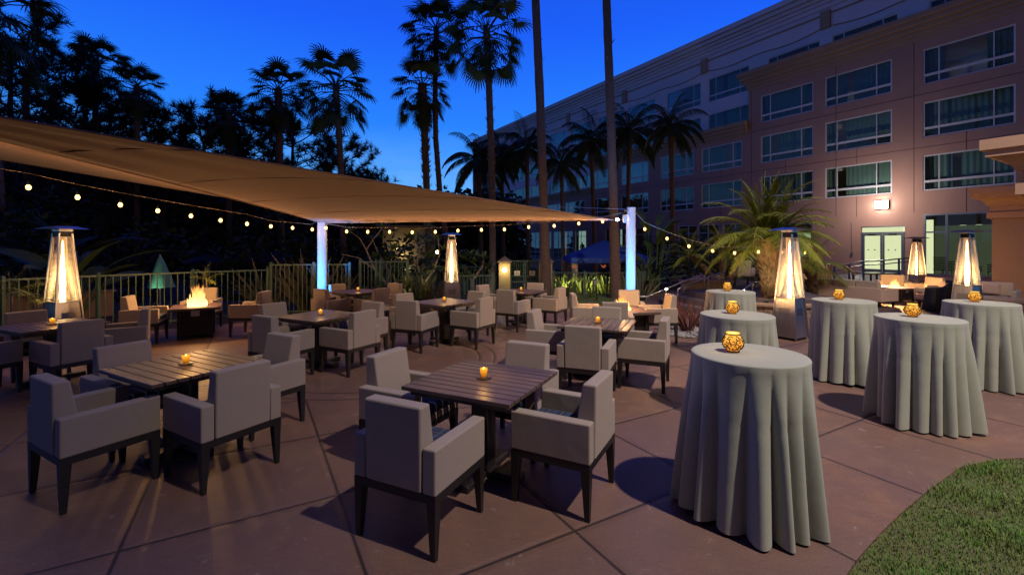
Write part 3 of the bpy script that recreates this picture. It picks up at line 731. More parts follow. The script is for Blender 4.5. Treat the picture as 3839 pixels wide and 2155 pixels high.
fence('taller green fence panel left of the blue post, before flax',[(-6.25,11.82),(-5.2,11.95),(-4.3,12.05)],1.30,-.05,.11)
fence('tall green fence panel right of the left blue post',[(-4.2,12.6),(-3.85,12.9),(-3.75,13.0),(-3.0,13.1)],1.34,-.05,.11)
fence('green picket fence behind the plumeria, by the pool',[(-5.2,16.8),(-3.6,17.2),(-1.8,17.4),(-.6,16.9)],1.0,-.9,.12)
fence('green picket fence between middle heater and gate pillar',[(-2.0,14.2),(-1.2,14.2),(-.58,14.4)],.86,-.2,.1)
fence('green picket fence right of the gate behind the grass',[(1.50,16.5),(2.6,16.3),(3.6,16.2),(4.6,16.4),(5.2,17.5)],.83,-.3,.1)
GY=16.5
for x0,x1,d in ((-.48,-.06,'with round lamp left of the gate'),(.99,1.46,'half hidden by the palm trunk')):
    t=thing('gate_pillar','tan block gate pillar '+d,'pillar',((x0+x1)/2,GY+.2,0),0,'tan gate pillars'); w=(x1-x0)/2
    g=MB(); hh=[-.9,-.5,-.1,.3,.72,1.17]
    for a,b in zip(hh,hh[1:]): g.bbox(-w,w,-.2,.2,a,b-.008,.006,1); 
    g.box(-w+.01,w-.01,-.19,.19,-.9,1.16); obj('shaft',g,M['pillar'],t)
    g=MB(); q=w+.05; g.add([(-q,-.25,1.17),(q,-.25,1.17),(q,.25,1.17),(-q,.25,1.17),(-q,-.25,1.22),(q,-.25,1.22),(q,.25,1.22),(-q,.25,1.22),(0,0,1.40)],[(0,3,2,1),(0,1,5,4),(1,2,6,5),(2,3,7,6),(3,0,4,7),(4,5,8),(5,6,8),(6,7,8),(7,4,8)]); obj('cap',g,M['block'],t)
    if x0<0:
        g=MB(); g.lathe([(.0,-.09),(.05,-.075),(.085,-.03),(.09,0),(.085,.03),(.05,.075),(0,.09)],18,(.0,-.24,.90)); g2=obj('sconce',g,M['sconce'],t)
        lamp('sconce_light','POINT',(-.27,GY-.22,.90),9,(1,.75,.3),.08)
lamp('pillar_light','POINT',(1.66,GY+.05,.55),5,(1,.75,.35),.06)
t=thing('garden_gate','green double metal gate with ring pattern and two small signs','gate',(.465,GY+.2,0))
g=MB()
for s in (-1,1):
    x0,x1=(sorted((s*.01,s*.52))); 
    for z in (1.22,.66,.46,-.45): g.box(x0,x1,-.018,.018,z-.022,z+.022)
    for x in (x0+.02,x1-.02): g.box(x-.02,x+.02,-.0185,.0185,-.5,1.25)
    k=0
    while k<6:
        x=x0+.085+k*.068; g.box(x-.008,x+.008,-.008,.008,.68,1.20); g.box(x-.008,x+.008,-.008,.008,-.43,.44); k+=1
    for q in range(3):
        cx=x0+.13+q*.125; g.tube([(cx+.05*math.cos(a*.524),-.0,.56+.05*math.sin(a*.524)) for a in range(13)],.009,4,False)
obj('gate_leaf',g,M['fence'],t)
g=MB(); g.bbox(-.045,.02,-.05,-.0185,.18,.40,.006,1); g.tube([(-.02,-.05,.34),(-.02,-.09,.34),(.05,-.09,.34)],.012,6); obj('lock',g,M['steel'],t)
for cx in (-.28,.28):
    g=MB(); g.box(cx-.105,cx+.105,-.028,-.022,.69,.86); s=obj('sign',g,M['signwhite'],t)
    g=MB()
    for i,(w,z) in enumerate(((.02 if cx<0 else .05,.83),(.045,.785),(.075,.735))):
        x=cx-w
        while x<cx+w-.008: g.box(x,x+.013,-.030,-.0285,z-.012,z+.012); x+=.019
    obj('lettering',g,M['signink'],s)

# ------------------------------------------------------------------ vegetation
def blade(g,p,d,up,L,w,droop=.5,n=3,base_w=.5):
    """a leaf strip from p along d, bending down"""
    d=d.normalized(); sd=d.cross(up)
    if sd.length<1e-4: sd=d.cross(Vector((1,.2,0)))
    sd.normalize(); vs=[]; q=p.copy(); dd=d.copy()
    for i in range(n+1):
        u=i/n; ww=w*(base_w+(1-base_w)*math.sin(math.pi*min(1,u*1.15+.12)) if u<.98 else .05)
        vs+=[q-sd*ww/2,q+sd*ww/2]
        dd=(dd+Vector((0,0,-droop/n))).normalized(); q=q+dd*(L/n)
    g.add(vs,[(2*i,2*i+1,2*i+3,2*i+2) for i in range(n)])
def fan_crown(seed,nl=30,R0=1.0,skirt=14):
    r=random.Random(seed); g=MB()
    def fan(base,dirv,pl,fr,hang):
        dirv=dirv.normalized(); g.tube([base,base+dirv*pl*.6+Vector((0,0,-.02)),base+dirv*pl+Vector((0,0,-.08*pl-hang*.12))],[.02,.014,.01],4,False)
        c=base+dirv*pl+Vector((0,0,-.08*pl-hang*.12))
        up=Vector((0,0,1)); sd=dirv.cross(up)
        if sd.length<.05: sd=Vector((math.cos(seed),math.sin(seed),0))
        sd.normalize(); nn=sd.cross(dirv).normalized()
        dv=(dirv+Vector((0,0,-hang))).normalized(); nL=21
        for i in range(nL):
            a=(i/(nL-1)-.5)*R(235)
            d=dv*math.cos(a)+sd*math.sin(a)+nn*.10
            L=fr*(1-.22*abs(a)/2.0)*r.uniform(.88,1.08)
            q=[c]; ddir=d.normalized(); w=fr*.085
            vs=[]; p=c.copy(); ss=ddir.cross(nn).normalized()
            for k,(uu,wi) in enumerate(((0,.25),(.36,1.),(.66,.85),(.86,.45),(1,.06))):
                vs+=[p-ss*w*wi/2,p+ss*w*wi/2]
                nx=(.36,.30,.20,.14,0)[k]
                ddir=(ddir+Vector((0,0,-(.05,.16,.55,.9,0)[k]))).normalized(); p=p+ddir*L*nx
            g.add(vs,[(2*k,2*k+1,2*k+3,2*k+2) for k in range(4)])
    for i in range(nl):
        a=i*2.39996+r.uniform(-.2,.2); el=1.25-2.0*(i/(nl-1))**.9+r.uniform(-.12,.12)
        d=Vector((math.cos(a)*math.cos(el),math.sin(a)*math.cos(el),math.sin(el)))
        fan(Vector((0,0,-.02*i*R0*.5)),d,R0*r.uniform(.60,.98),R0*r.uniform(.50,.68),.25+.55*(i/nl))
    for i in range(skirt):
        a=r.uniform(0,6.28); d=Vector((math.cos(a),math.sin(a),-1.6)); fan(Vector((0,0,-.25-R0*.9*i/max(1,skirt))),d,R0*.3,R0*.55,.9)
    return g
def trunk_mesh(pts,rads,seed=0,rough=.0):
    r=random.Random(seed); P=[];Rr=[]; n=len(pts)
    tot=40
    for q in range(tot+1):
        u=q/tot*(n-1); i=min(int(u),n-2); f=u-i
        P.append(Vector(pts[i]).lerp(Vector(pts[i+1]),f)); rr=rads[i]*(1-f)+rads[i+1]*f
        Rr.append(rr*(1+.05*(q%2)+r.uniform(-.03,.03)))
    g=MB(); g.tube(P,Rr,12); 
    if rough:
        L=(Vector(pts[-1])-Vector(pts[0])).length
        for k in range(int(160*rough)):
            u=r.uniform(.0,1)**.7; u=1-u*.6; i=min(int(u*(n-1)),n-2); f=u*(n-1)-i
            c=Vector(pts[i]).lerp(Vector(pts[i+1]),f); rr=rads[i]*(1-f)+rads[i+1]*f; a=r.uniform(0,6.28)
            d=Vector((math.cos(a),math.sin(a),0)); blade(g,c+d*rr*.9,d+Vector((0,0,1.2)),Vector((0,0,1)),.22,.07,.0,2)
    return g
def smoothline(a,b,bow,n=5):
    a=Vector(a);b=Vector(b); return [a.lerp(b,q/n)+Vector((bow*math.sin(math.pi*q/n),0,0)) for q in range(n+1)]
crownsF=[fan_crown(s,nl,1.0,sk).mesh('fan_crown') for s,nl,sk in ((11,34,3),(12,30,12),(13,36,3))]
for me in crownsF: me.materials.append(M['palmleaf'])
def fan_palm(label,base,top,r0,r1,crown,cs,bow=0,rough=.4,crz=0,zb=-1.0):
    bx=Vector(base); tp=Vector(top); t=thing('fan_palm',label,'palm tree',bx,0,'tall fan palms')
    ln=smoothline((0,0,0),tp-bx,bow); n=len(ln)
    obj('trunk',trunk_mesh(ln,[r0*1.25]+[r0*(1-q/n)+r1*q/n for q in range(1,n-1)]+[r1*1.12],int(abs(bx.x)*10),rough),M['trunk'],t)
    c=obj('crown',crownsF[crown],None,t,loc=tp-bx,rz=crz); c.scale=(cs,)*3; return t
def gp(x,y,Y,z): return ((x-1919.5)/F*Y,Y,z)
def top(dx,dy,Y): return tuple(px(dx*1.4903,dy*1.4903,Y))
fan_palm('very tall bare palm trunk rising beside the gate',(1.18,15.6,-.1),(.38,15.6,17.5),.15,.125,0,1.7,.10,.1)
fan_palm('very tall bare palm trunk just left of the right blue post',(3.52,15.4,-.1),(2.9,15.4,17),.155,.12,1,1.7,.05,.1)
fan_palm('tall fan palm whose dark crown stands alone against the sky, left of centre',(-7.4,20,-1),top(845,215,20),.13,.12,0,1.42,.1,.2,1.2)
fan_palm('shorter fan palm with hanging skirt left of the lone crown',(-11.6,23,-1),top(700,225,23),.17,.16,1,1.35,0,.2,.4)
fan_palm('shaggy trunked fan palm, lowest of the three central crowns',(-3.63,20,-1),top(1062,212,20),.12,.17,1,1.18,.05,2.2,2.2)
fan_palm('slender leaning fan palm behind the shaggy one',(-2.5,21,-1),top(1098,70,21),.13,.11,2,1.35,-.45,.3,.7)
fan_palm('tall straight fan palm, rightmost of the central crowns',(-.80,19,-.9),top(1224,75,19),.14,.13,0,1.45,.08,.5,2.9)
fan_palm('small fan palm at left beside the pines',(-18.6,22.6,-1),top(344,215,22),.12,.11,2,1.05,0,.1,1.9)
fan_palm('fan palm half lost among the left pines',(-21.8,24,-1),top(238,160,24),.14,.13,1,1.35,0,.1,.1)
fan_palm('thick dark palm trunk cut by the left picture edge',(-15.6,14,-.2),(-16.4,14,9.2),.22,.20,1,1.5,0,.6,.5)
fan_palm('low fan palm before the central pines',(-14.9,24,-1),top(575,282,24),.14,.13,1,1.15,0,.1,2.5)

def pinnate_crown(seed,n,L,lw,droop,up0=1.35,up1=-.25,nleaf=26,dense=1.,ld=.75):
    r=random.Random(seed); g=MB()
    for i in range(n):
        a=i*2.39996+r.uniform(-.25,.25); el=up0+(up1-up0)*(i/(n-1))+r.uniform(-.12,.12)
        d=Vector((math.cos(a)*math.cos(el),math.sin(a)*math.cos(el),math.sin(el))); p=Vector((0,0,0)); pts=[p.copy()]; dirs=[d.copy()]; ll=L*r.uniform(.85,1.1)
        for k in range(12):
            d=(d+Vector((0,0,-droop/12*(.5+k/8)))).normalized(); p=p+d*ll/12; pts.append(p.copy()); dirs.append(d.copy())
        g.tube(pts,[L*.012*(1-.8*q/12) for q in range(13)],4,False)
        for k in range(nleaf):
            u=.14+.86*k/nleaf; f=u*12; j=min(int(f),11); c=pts[j].lerp(pts[j+1],f-j); dd=dirs[j]
            sd=dd.cross(Vector((0,0,1))); 
            if sd.length<.05: sd=Vector((math.cos(a+1.57),math.sin(a+1.57),0))
            sd.normalize(); le=L*lw*math.sin(math.pi*(.18+.78*u))*r.uniform(.85,1.1)
            for s in (-1,1):
                dl=(sd*s+dd*.75+Vector((0,0,r.uniform(-.25,.15)))).normalized()
                blade(g,c,dl,Vector((0,0,1)),le,(le*.075+.008)*dense,ld,2)
    return g
cq=[pinnate_crown(s,24,2.6,.27,1.9,1.4,-.5,52,.85,1.1).mesh('feather_crown') for s in (21,22)]
for me in cq: me.materials.append(M['palmleaf'])
def feather_palm(label,dx,dy,Y,bx,cs,cr,rz,r0=.14,lean=0):
    tp=Vector(top(dx,dy,Y)); b=Vector(((bx*1.4903-1919.5)/F*Y,Y,-.9)); t=thing('feather_palm',label,'palm tree',b,0,'feather palms before the hotel')
    obj('trunk',trunk_mesh(smoothline((0,0,0),tp-b,lean),[r0*1.2,r0,r0*.9,r0*.85,r0*.85,r0*1.25],int(dx),.05),M['trunk'],t)
    c=obj('crown',cq[cr],None,t,loc=tp-b,rz=rz); c.scale=(cs,)*3
feather_palm('feather palm with the tallest plume, before the upper hotel windows',1688,318,24,1695,.85,0,.3)
feather_palm('feather palm just right of the right tall trunk',1585,330,27,1572,1.0,1,1.4)
feather_palm('feather palm left of the right tall trunk',1487,352,27,1500,1.0,0,2.2)
feather_palm('low feather palm between the two tall trunks',1412,412,26,1418,.85,1,.2,.11)
feather_palm('feather palm left of the gate trunk',1325,372,29,1330,1.0,0,4.0)
feather_palm('feather palm at the hotel\'s far corner, fronds on the sky',1205,405,29,1212,1.15,1,1.0)
feather_palm('feather palm half hidden beside the hotel\'s far corner',1262,395,31,1268,1.0,0,3.2)

def pine_mesh(seed,h,spread,ntuft):
    r=random.Random(seed); w=MB(); f=MB(); tips=[]
    w.tube([(0,0,0),(r.uniform(-.3,.3),0,h*.4),(r.uniform(-.5,.5),r.uniform(-.3,.3),h*.75),(r.uniform(-.3,.3),0,h*.97)],[h*.018,h*.014,h*.008,.02],7)
    nb=int(16+h*1.6)
    for i in range(nb):
        u=.22+.76*(i/nb); z=h*u; a=i*2.4+r.uniform(-.4,.4); L=spread*(1-.72*(u-.22)/.78)*r.uniform(.6,1.15)
        p=Vector((0,0,z)); d=Vector((math.cos(a),math.sin(a),r.uniform(.15,.6))).normalized(); pts=[p.copy()]
        for k in range(5):
            d=(d+Vector((r.uniform(-.18,.18),r.uniform(-.18,.18),.09))).normalized(); p=p+d*L/5; pts.append(p.copy())
            if k>0:
                for q in range(3):
                    b=(d+Vector((r.uniform(-1,1),r.uniform(-1,1),r.uniform(-.2,.6)))).normalized(); e=p+b*L*r.uniform(.15,.34)
                    w.tube([p,e],[.018,.008],3,False); tips+= [e,p.lerp(e,.55)]
        w.tube(pts,[.05*(h/12)*(1-q*.16) for q in range(6)],4,False); tips.append(pts[-1])
    r.shuffle(tips); tips=tips[:ntuft]
    for c in tips:
        s=r.uniform(.30,.52)
        for q in range(26):
            a=r.uniform(0,6.28); el=r.uniform(-.5,1.45); d=Vector((math.cos(a)*math.cos(el),math.sin(a)*math.cos(el),math.sin(el)))
            sd=d.cross(Vector((r.uniform(-1,1),r.uniform(-1,1),r.uniform(-1,1)))).normalized()*.017; c2=c+d*.02
            f.add([c2-sd,c2+sd,c2+d*s*r.uniform(.7,1.1)],[(0,1,2)])
    return w,f
pm=[]
for s,h,sp,nn in ((31,12.5,4.6,560),(32,9,4.4,480),(33,7,3.0,260)):
    w,f=pine_mesh(s,h,sp,nn); a=w.mesh('trunk'); a.materials.append(M['bark']); b=f.mesh('crown'); b.materials.append(M['pine']); pm.append((a,b,h))
def pine(label,dx,dy,Y,v,rz,fat=1.):
    tp=Vector(top(dx,dy,Y)); s=(tp.z+1)/pm[v][2]; t=thing('pine_tree',label,'pine tree',(tp.x,Y,-1),rz,'dark pines beyond the fence')
    for nm,me in (('trunk',pm[v][0]),('crown',pm[v][1])):
        o=obj(nm,me,None,t); o.scale=(s*fat,s*fat,s)
pine('tall open pine filling the upper left corner',95,42,22,0,.3)
pine('tall pine behind the upper left one',30,95,27,0,2.1)
pine('broad pine behind the half lost fan palm',190,130,26,0,4.0)
pine('low broad pine left of the small fan palm',280,235,24,1,1.1)
pine('small pine in the gap right of the small fan palm',405,300,24,2,.2)
pine('pine at the left end of the central clump',505,290,27,1,2.7)
pine('pine in the middle of the central clump',610,262,28,1,.9,1.1)
pine('broad pine behind the skirted fan palm',740,285,27,1,5.0,1.1)
pine('drooping pine at the right end of the central clump',860,355,26,1,3.4,.95)
pine('small pine above the sail\'s middle',930,440,27,2,4.4)

def leafcloud(g,r,c,rad,n,size,flat=1.):
    for i in range(n):
        a=r.uniform(0,6.28); z=r.uniform(-1,1); q=math.sqrt(1-z*z); rr=r.uniform(.55,1.05)
        p=Vector(c)+Vector((math.cos(a)*q*rad[0],math.sin(a)*q*rad[1],z*rad[2]))*rr
        d=Vector((r.uniform(-1,1),r.uniform(-1,1),r.uniform(-.8,.6))).normalized(); s=size*r.uniform(.6,1.3)
        sd=d.cross(Vector((r.uniform(-1,1),r.uniform(-1,1),1))).normalized()*s*.32
        g.add([p-d*s*.5,p+sd,p+d*s*.5,p-sd],[(0,1,2,3)])
g=MB(); r=random.Random(41)
for i in range(150):
    dx=r.uniform(-250,1260); Y=r.uniform(38,52)
    hp=(385 if dx<340 else 430) if dx<930 else (492 if dx<1000 else 478+14*math.sin(dx*.06))
    c=px(dx*1.4903,0,Y); zt=H-(hp*1.4903+r.uniform(0,40)-CY)/F*Y
    rz=r.uniform(1.6,3.); leafcloud(g,r,(c.x,Y,zt-rz),(r.uniform(2.5,4),2,rz),230,.62)
    leafcloud(g,r,(c.x,Y,(zt-2*rz)*.45),(r.uniform(3,4.5),2,max(1.5,(zt-2*rz)*.75+1.5)),330,1.0)
o=obj('distant_trees',g,M['hedge']); tag(o,'dark mass of far trees along the horizon behind the pool','trees',None,'stuff')
def shrub(name,label,c,rad,n,size,m='hedge',seed=1,group=None,cat='shrub'):
    r=random.Random(seed); t=thing(name,label,cat,(c[0],c[1],c[2]-rad[2]),0,group)
    g=MB(); 
    for k in range(7):
        o=(r.uniform(-.45,.45)*rad[0],r.uniform(-.4,.4)*rad[1],rad[2]+r.uniform(-.35,.45)*rad[2]); leafcloud(g,r,o,[q*r.uniform(.45,.75) for q in rad],n//7,size)
    obj('foliage',g,M[m],t); g=MB()
    for k in range(4): g.tube([(0,0,-.6),(r.uniform(-.3,.3)*rad[0],r.uniform(-.3,.3)*rad[1],rad[2]*.6),(r.uniform(-.6,.6)*rad[0],0,rad[2]*1.3)],[.05,.035,.015],5)
    obj('stem',g,M['bark'],t); return t
GS='dark shrubs beyond the left fence'
for i,(x,y,zc,rx,rz,d) in enumerate([(-15.5,13.5,1.2,2.2,2.2,'at the far left behind the paddle leaves'),(-13.2,16.0,1.1,2.,2.1,'behind the closed green umbrella\'s left'),(-10.8,17.5,.8,2.0,1.7,'behind the closed green umbrella'),(-8.2,18.2,.9,1.9,1.8,'above the left fire table'),(-6.6,19,.6,1.8,1.5,'behind the flax clump'),(-4.9,18.6,.8,1.5,1.6,'right of the left blue post'),(-18.5,18,1.8,2.6,2.8,'rising behind the leftmost bulbs'),(-12,21,2.0,3,2.6,'tall, behind the left string of bulbs')]):
    shrub('shrub','dense dark shrub '+d,(x,y,zc),(rx,1.3,rz),900,.26,'hedge',50+i,GS)

def sword_plant(name,label,x,y,z,n,L,w,m,seed,spread=.75,droop=.55,group=None,cat='plant'):
    r=random.Random(seed); g=MB()
    for i in range(n):
        a=r.uniform(0,6.28); s=r.uniform(.05,spread); d=Vector((math.cos(a)*s,math.sin(a)*s,1))
        blade(g,Vector((math.cos(a)*.08*r.random(),math.sin(a)*.08*r.random(),0)),d,Vector((math.sin(a),-math.cos(a),.2)),L*r.uniform(.6,1.1),w,droop*r.uniform(.1,1.3),5,.75)
    return tag(obj(name,g,M[m],loc=(x,y,z)),label,cat,group)
GFx='flax clumps along the fence'
sword_plant('flax_plant','tall striped flax clump behind the taller fence panel',-5.6,12.6,-.2,55,1.9,.075,'flax',61,.8,.45,GFx)
sword_plant('flax_plant','flax clump close against the left blue post',-4.95,12.5,-.2,42,1.6,.07,'flax',62,.75,.5,GFx)
sword_plant('flax_plant','darker flax clump left of the taller fence panel',-6.7,12.7,-.2,45,1.6,.07,'flax',63,.9,.5,GFx)
sword_plant('flax_plant','small flax tuft low at the right of the left post',-4.1,11.95,-.05,22,.8,.05,'flax',64,.9,.6,GFx)
sword_plant('flax_plant','flax clump just right of the right blue post',3.75,13.4,-.1,40,1.15,.05,'flax',65,.6,.4,GFx)
sword_plant('ornamental_grass','fine grassy clump left of the middle heater',-2.75,13.0,-.1,130,1.25,.02,'leaf',66,.6,.7,'grassy clumps before the heater','grass clump')
sword_plant('ornamental_grass','dry grassy clump against the middle heater\'s left side',-2.2,12.9,-.1,90,1.0,.02,'flax',67,.7,.8,'grassy clumps before the heater','grass clump')
sword_plant('red_grass','red leaved grass plant growing in the pebbles',3.62,9.35,0,34,.8,.03,'redgrass',68,.75,.5)
sword_plant('red_grass','low red leaved plant between pebbles and curved steps',4.1,10.1,0,22,.6,.03,'redgrass',69,.9,.6)
sword_plant('strap_leaf_plant','green strappy plant before the fence beside the spotlight',1.75,14.9,0,26,.75,.05,'leaf',70,.7,.7)
sword_plant('strap_leaf_plant','small strappy plant right of the back lawn spotlight',2.75,15.6,0,20,.5,.04,'leaf',72,.8,.7)
sword_plant('strap_leaf_plant','strappy plant at the foot of the left fence right of the heater',-8.0,9.75,-.03,24,.6,.035,'leaf',71,.9,.7)
g_=pinnate_crown(75,14,1.1,.17,.8,1.2,.25,30)
o=obj('cycad',g_,M['leaf'],loc=(-3.5,12.55,.15)); tag(o,'spreading cycad with feather leaves right of the left blue post','cycad')
g_=pinnate_crown(76,12,.9,.17,.8,1.2,.25,26)
o=obj('cycad',g_,M['leaf'],loc=(-4.6,13.2,.1)); tag(o,'cycad half hidden behind the left blue post','cycad')
# paddle leaf plants
def paddle(name,label,x,y,z,n,L,w,sl,m,seed,spread=.7,cat='plant'):
    r=random.Random(seed); t=thing(name,label,cat,(x,y,z),0); g=MB(); st=MB()
    for i in range(n):
        a=r.uniform(0,6.28); s=r.uniform(.1,spread); d=Vector((math.cos(a)*s,math.sin(a)*s,1)).normalized(); ll=sl*r.uniform(.5,1.1)
        e=d*ll; st.tube([(0,0,0),e*.5,e],[.035,.025,.015],5,False)
        ld=(d+Vector((math.cos(a)*.6,math.sin(a)*.6,-.1))).normalized(); sd=ld.cross(Vector((0,0,1))).normalized(); sd=(sd+Vector((0,0,r.uniform(-.5,.5)))).normalized()
        vs=[];p=e.copy();dd=ld.copy(); le=L*r.uniform(.7,1.1)
        for k in range(9):
            u=k/8; ww=w*math.sin(math.pi*(.06+.9*u))**.6*(1 if u<.95 else .5); nn=sd.cross(dd)
            vs+=[p-sd*ww/2+nn*ww*.12,p.copy(),p+sd*ww/2+nn*ww*.12]; dd=(dd+Vector((0,0,-.09))).normalized(); p=p+dd*le/8
        g.add(vs,[(3*k+j,3*k+j+1,3*k+j+4,3*k+j+3) for k in range(8) for j in (0,1)],True)
    obj('leaves',g,M[m],t); obj('stalks',st,M['leaf'],t)
paddle('bird_of_paradise','big paddle leaved plant fanning out behind the left heater',-10.5,10.9,-.1,13,1.35,.36,1.5,'leaf',81,.9)
paddle('bird_of_paradise','second paddle leaved plant behind the left heater cap',-11.9,11.5,-.1,10,1.4,.36,2.0,'hedge',82,.6)
paddle('bird_of_paradise','tall paddle leaved clump right of the right blue post',5.6,18,-.9,16,1.1,.34,3.6,'leaf',83,.28)
paddle('bird_of_paradise','lower paddle leaved clump behind the flax by the post',5.0,17.2,-.9,14,.9,.28,2.0,'leaf',84,.45)
for i,(x,y,l,d) in enumerate([(1.75,17.3,.9,'right of the gate trunk'),(2.2,17.5,.95,'left of the draped tent post'),(2.7,17.4,.9,'under the blue tent left side'),(3.15,17.6,.9,'under the blue tent middle'),(3.6,17.3,1.0,'under the blue tent by the orange flowers'),(4.15,17.5,.9,'behind the right tall trunk')]):
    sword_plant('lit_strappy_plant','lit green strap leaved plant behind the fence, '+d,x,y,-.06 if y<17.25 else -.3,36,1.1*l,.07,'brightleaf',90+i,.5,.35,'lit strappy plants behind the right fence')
for i,(x,z) in enumerate(((2.35,.93),(3.45,.95))):
    g=MB(); 
    for k in range(5): blade(g,Vector((0,0,0)),Vector((math.cos(k*1.3),.2,1)),Vector((0,1,0)),.16,.05,.2,2)
    tag(obj('orange_flower',g,M['dirtyflower'],loc=(x,17.1,z)),'orange flower among the lit strappy leaves '+('by the draped tent post' if i==0 else 'under the tent middle'),'flower')
# plumeria
def rosette_tree(label,x,y,z,limbs,seed,nl,name='plumeria'):
    r=random.Random(seed); t=thing(name,label,'tree',(x,y,z),0,'plumeria trees'); w=MB(); g=MB()
    for pts,rad in limbs: w.tube(pts,[rad*(1-.6*q/(len(pts)-1)) for q in range(len(pts))],7)
    for c in nl:
        for i in range(13):
            a=i*2.4+r.uniform(-.3,.3); el=r.uniform(-.1,.9); d=Vector((math.cos(a)*math.cos(el),math.sin(a)*math.cos(el),math.sin(el)))
            blade(g,Vector(c),d,Vector((0,0,1)),r.uniform(.26,.40),.085,.35,3,.35)
    obj('trunk',w,M['palebark'],t); obj('leaves',g,M['leaf'],t)
r=random.Random(101)
rosette_tree('bare leaning plumeria branch crossing the view left of the heater',-3.45,13.9,-.1,[([(0.1,0,0),(-.25,0,.55),(-.75,0,1.15),(-1.0,0,1.75)],.06),([(-.75,0,1.15),(-1.25,.1,1.5),(-1.75,0,1.62)],.03),([(-1.0,0,1.75),(-1.2,0,2.1),(-1.5,.1,2.3)],.022),([(-1.0,0,1.75),(-.8,.1,2.1),(-.55,.1,2.4)],.022),([(.1,0,0),(-.1,.05,.7),(-.25,0,1.2)],.045)],1,[(-1.5,.1,2.32),(-.55,.1,2.45),(-.25,0,1.25)])
rosette_tree('leafy plumeria between the bare branch and the heater',-2.75,14.1,-.1,[([(.1,0,0),(0,0,.7),(-.2,0,1.3),(-.1,0,1.8)],.06),([(0,0,.7),(.3,0,1.1),(.5,0,1.6),(.45,0,2.2)],.045),([(-.2,0,1.3),(-.6,0,1.6)],.03)],2,[(r.uniform(-1.0,.75),r.uniform(-.4,.4),r.uniform(.95,2.15)) for _ in range(30)])
rosette_tree('leafy plumeria right of the heater before the gate',-1.32,14.9,-.1,[([(.0,0,0),(0,0,.7),(-.2,0,1.2)],.06),([(0,0,.7),(.35,0,1.2),(.45,0,1.7)],.045)],3,[(r.uniform(-.5,.55),r.uniform(-.4,.4),r.uniform(.75,1.8)) for _ in range(26)])
rosette_tree('plumeria behind the left post showing pale twigs under the bulbs',-4.2,15.2,-.1,[([(.0,0,0),(.1,0,1.),(.5,0,1.8)],.05),([(.1,0,1),(-.3,0,1.7),(-.5,0,2.2)],.04)],4,[(r.uniform(-.8,1.4),r.uniform(-.4,.4),r.uniform(1.3,2.5)) for _ in range(22)])
# young palms by the left fence
def young_palm(label,x,y,h,L,seed,n=7):
    t=thing('young_palm',label,'palm tree',(x,y,-.03),0,'young palms along the left fence'); g=MB()
    g.tube([(0,0,0),(.02,0,h*.5),(0,0,h)],[.03,.022,.016],7); obj('trunk',g,M['palebark'],t)
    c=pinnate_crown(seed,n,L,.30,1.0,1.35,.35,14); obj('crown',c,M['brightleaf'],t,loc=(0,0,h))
young_palm('young palm in front of the fence at the left edge',-8.75,7.95,.95,.6,111)
young_palm('second young palm just left of the left heater',-8.35,7.95,.80,.55,112)
young_palm('small young palm behind the left fire table',-6.75,10.05,1.05,.42,113,6)

# date palms at right
def date_palm(label,x,y,z,trunks,cr,group='lit date palms',leaf='brightleaf'):
    t=thing('date_palm',label,'palm tree',(x,y,z),0,group); w=MB(); r=random.Random(int(x*10))
    for (a,b,r0,r1,L,n,sd) in trunks:
        P=[Vector(a).lerp(Vector(b),q/12)+Vector((.06*math.sin(q*.26),0,0)) for q in range(13)]
        w.tube(P,[(r0*(1-q/12)+r1*q/12)*(1+.06*(q%2)) for q in range(13)],12)
        for k in range(int(260*r1/.25)):
            u=r.uniform(.05,1); c=Vector(a).lerp(Vector(b),u); rr=r0*(1-u)+r1*u; an=r.uniform(0,6.28); d=Vector((math.cos(an),math.sin(an),0)); blade(w,c+d*rr*.92,d*.8+Vector((0,0,1)),Vector((0,0,1)),.14,.06,0,2)
    obj('trunk',w,M['trunkwarm'],t)
    for (a,b,r0,r1,L,n,sd) in trunks:
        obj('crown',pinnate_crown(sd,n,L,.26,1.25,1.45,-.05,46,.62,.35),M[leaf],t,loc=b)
M['trunkwarm']=mat('date_palm_bark',(.20,.12,.06),(.07,.045,.028),scale=16,rough=.95,bump=.8,stretch=(1,1,.5))
date_palm('large double date palm spreading over the planter',6.55,11.6,.35,[((.05,0,0),(-.16,0,1.62),.20,.27,1.85,36,121),((.22,.05,0),(.30,.1,1.66),.17,.2,1.6,26,122)],1)
date_palm('smaller multi stem date palm left of the big one',7.4,16.2,.45,[((0,0,0),(.05,0,1.2),.12,.13,1.25,18,123),((-.05,.1,0),(-.95,.2,.95),.10,.11,1.1,15,124),((.3,.1,0),(.75,.1,1.15),.10,.11,1.1,15,125)],1)
date_palm('date palm beyond the heater before the lit hotel window',9.6,14.6,.0,[((0,0,0),(.0,0,1.1),.15,.17,1.45,20,126)],1)
shrub('shrub','pale twiggy shrub under the date palms',(8.3,17.2,.9),(.9,.7,.6),420,.16,'leaf',131)
shrub('shrub','dark shrub behind the handrail and date palms',(7.4,19.5,.9),(2.2,1.,1.5),700,.24,'hedge',132)
shrub('shrub','dark planting below the feather palms right of the post',(5.2,21,.2),(2.4,1.2,1.6),800,.26,'hedge',133)
shrub('shrub','clipped dark hedge before the hotel\'s ground floor windows',(10.2,21.5,.3),(2.6,1.2,1.2),800,.22,'hedge',134)

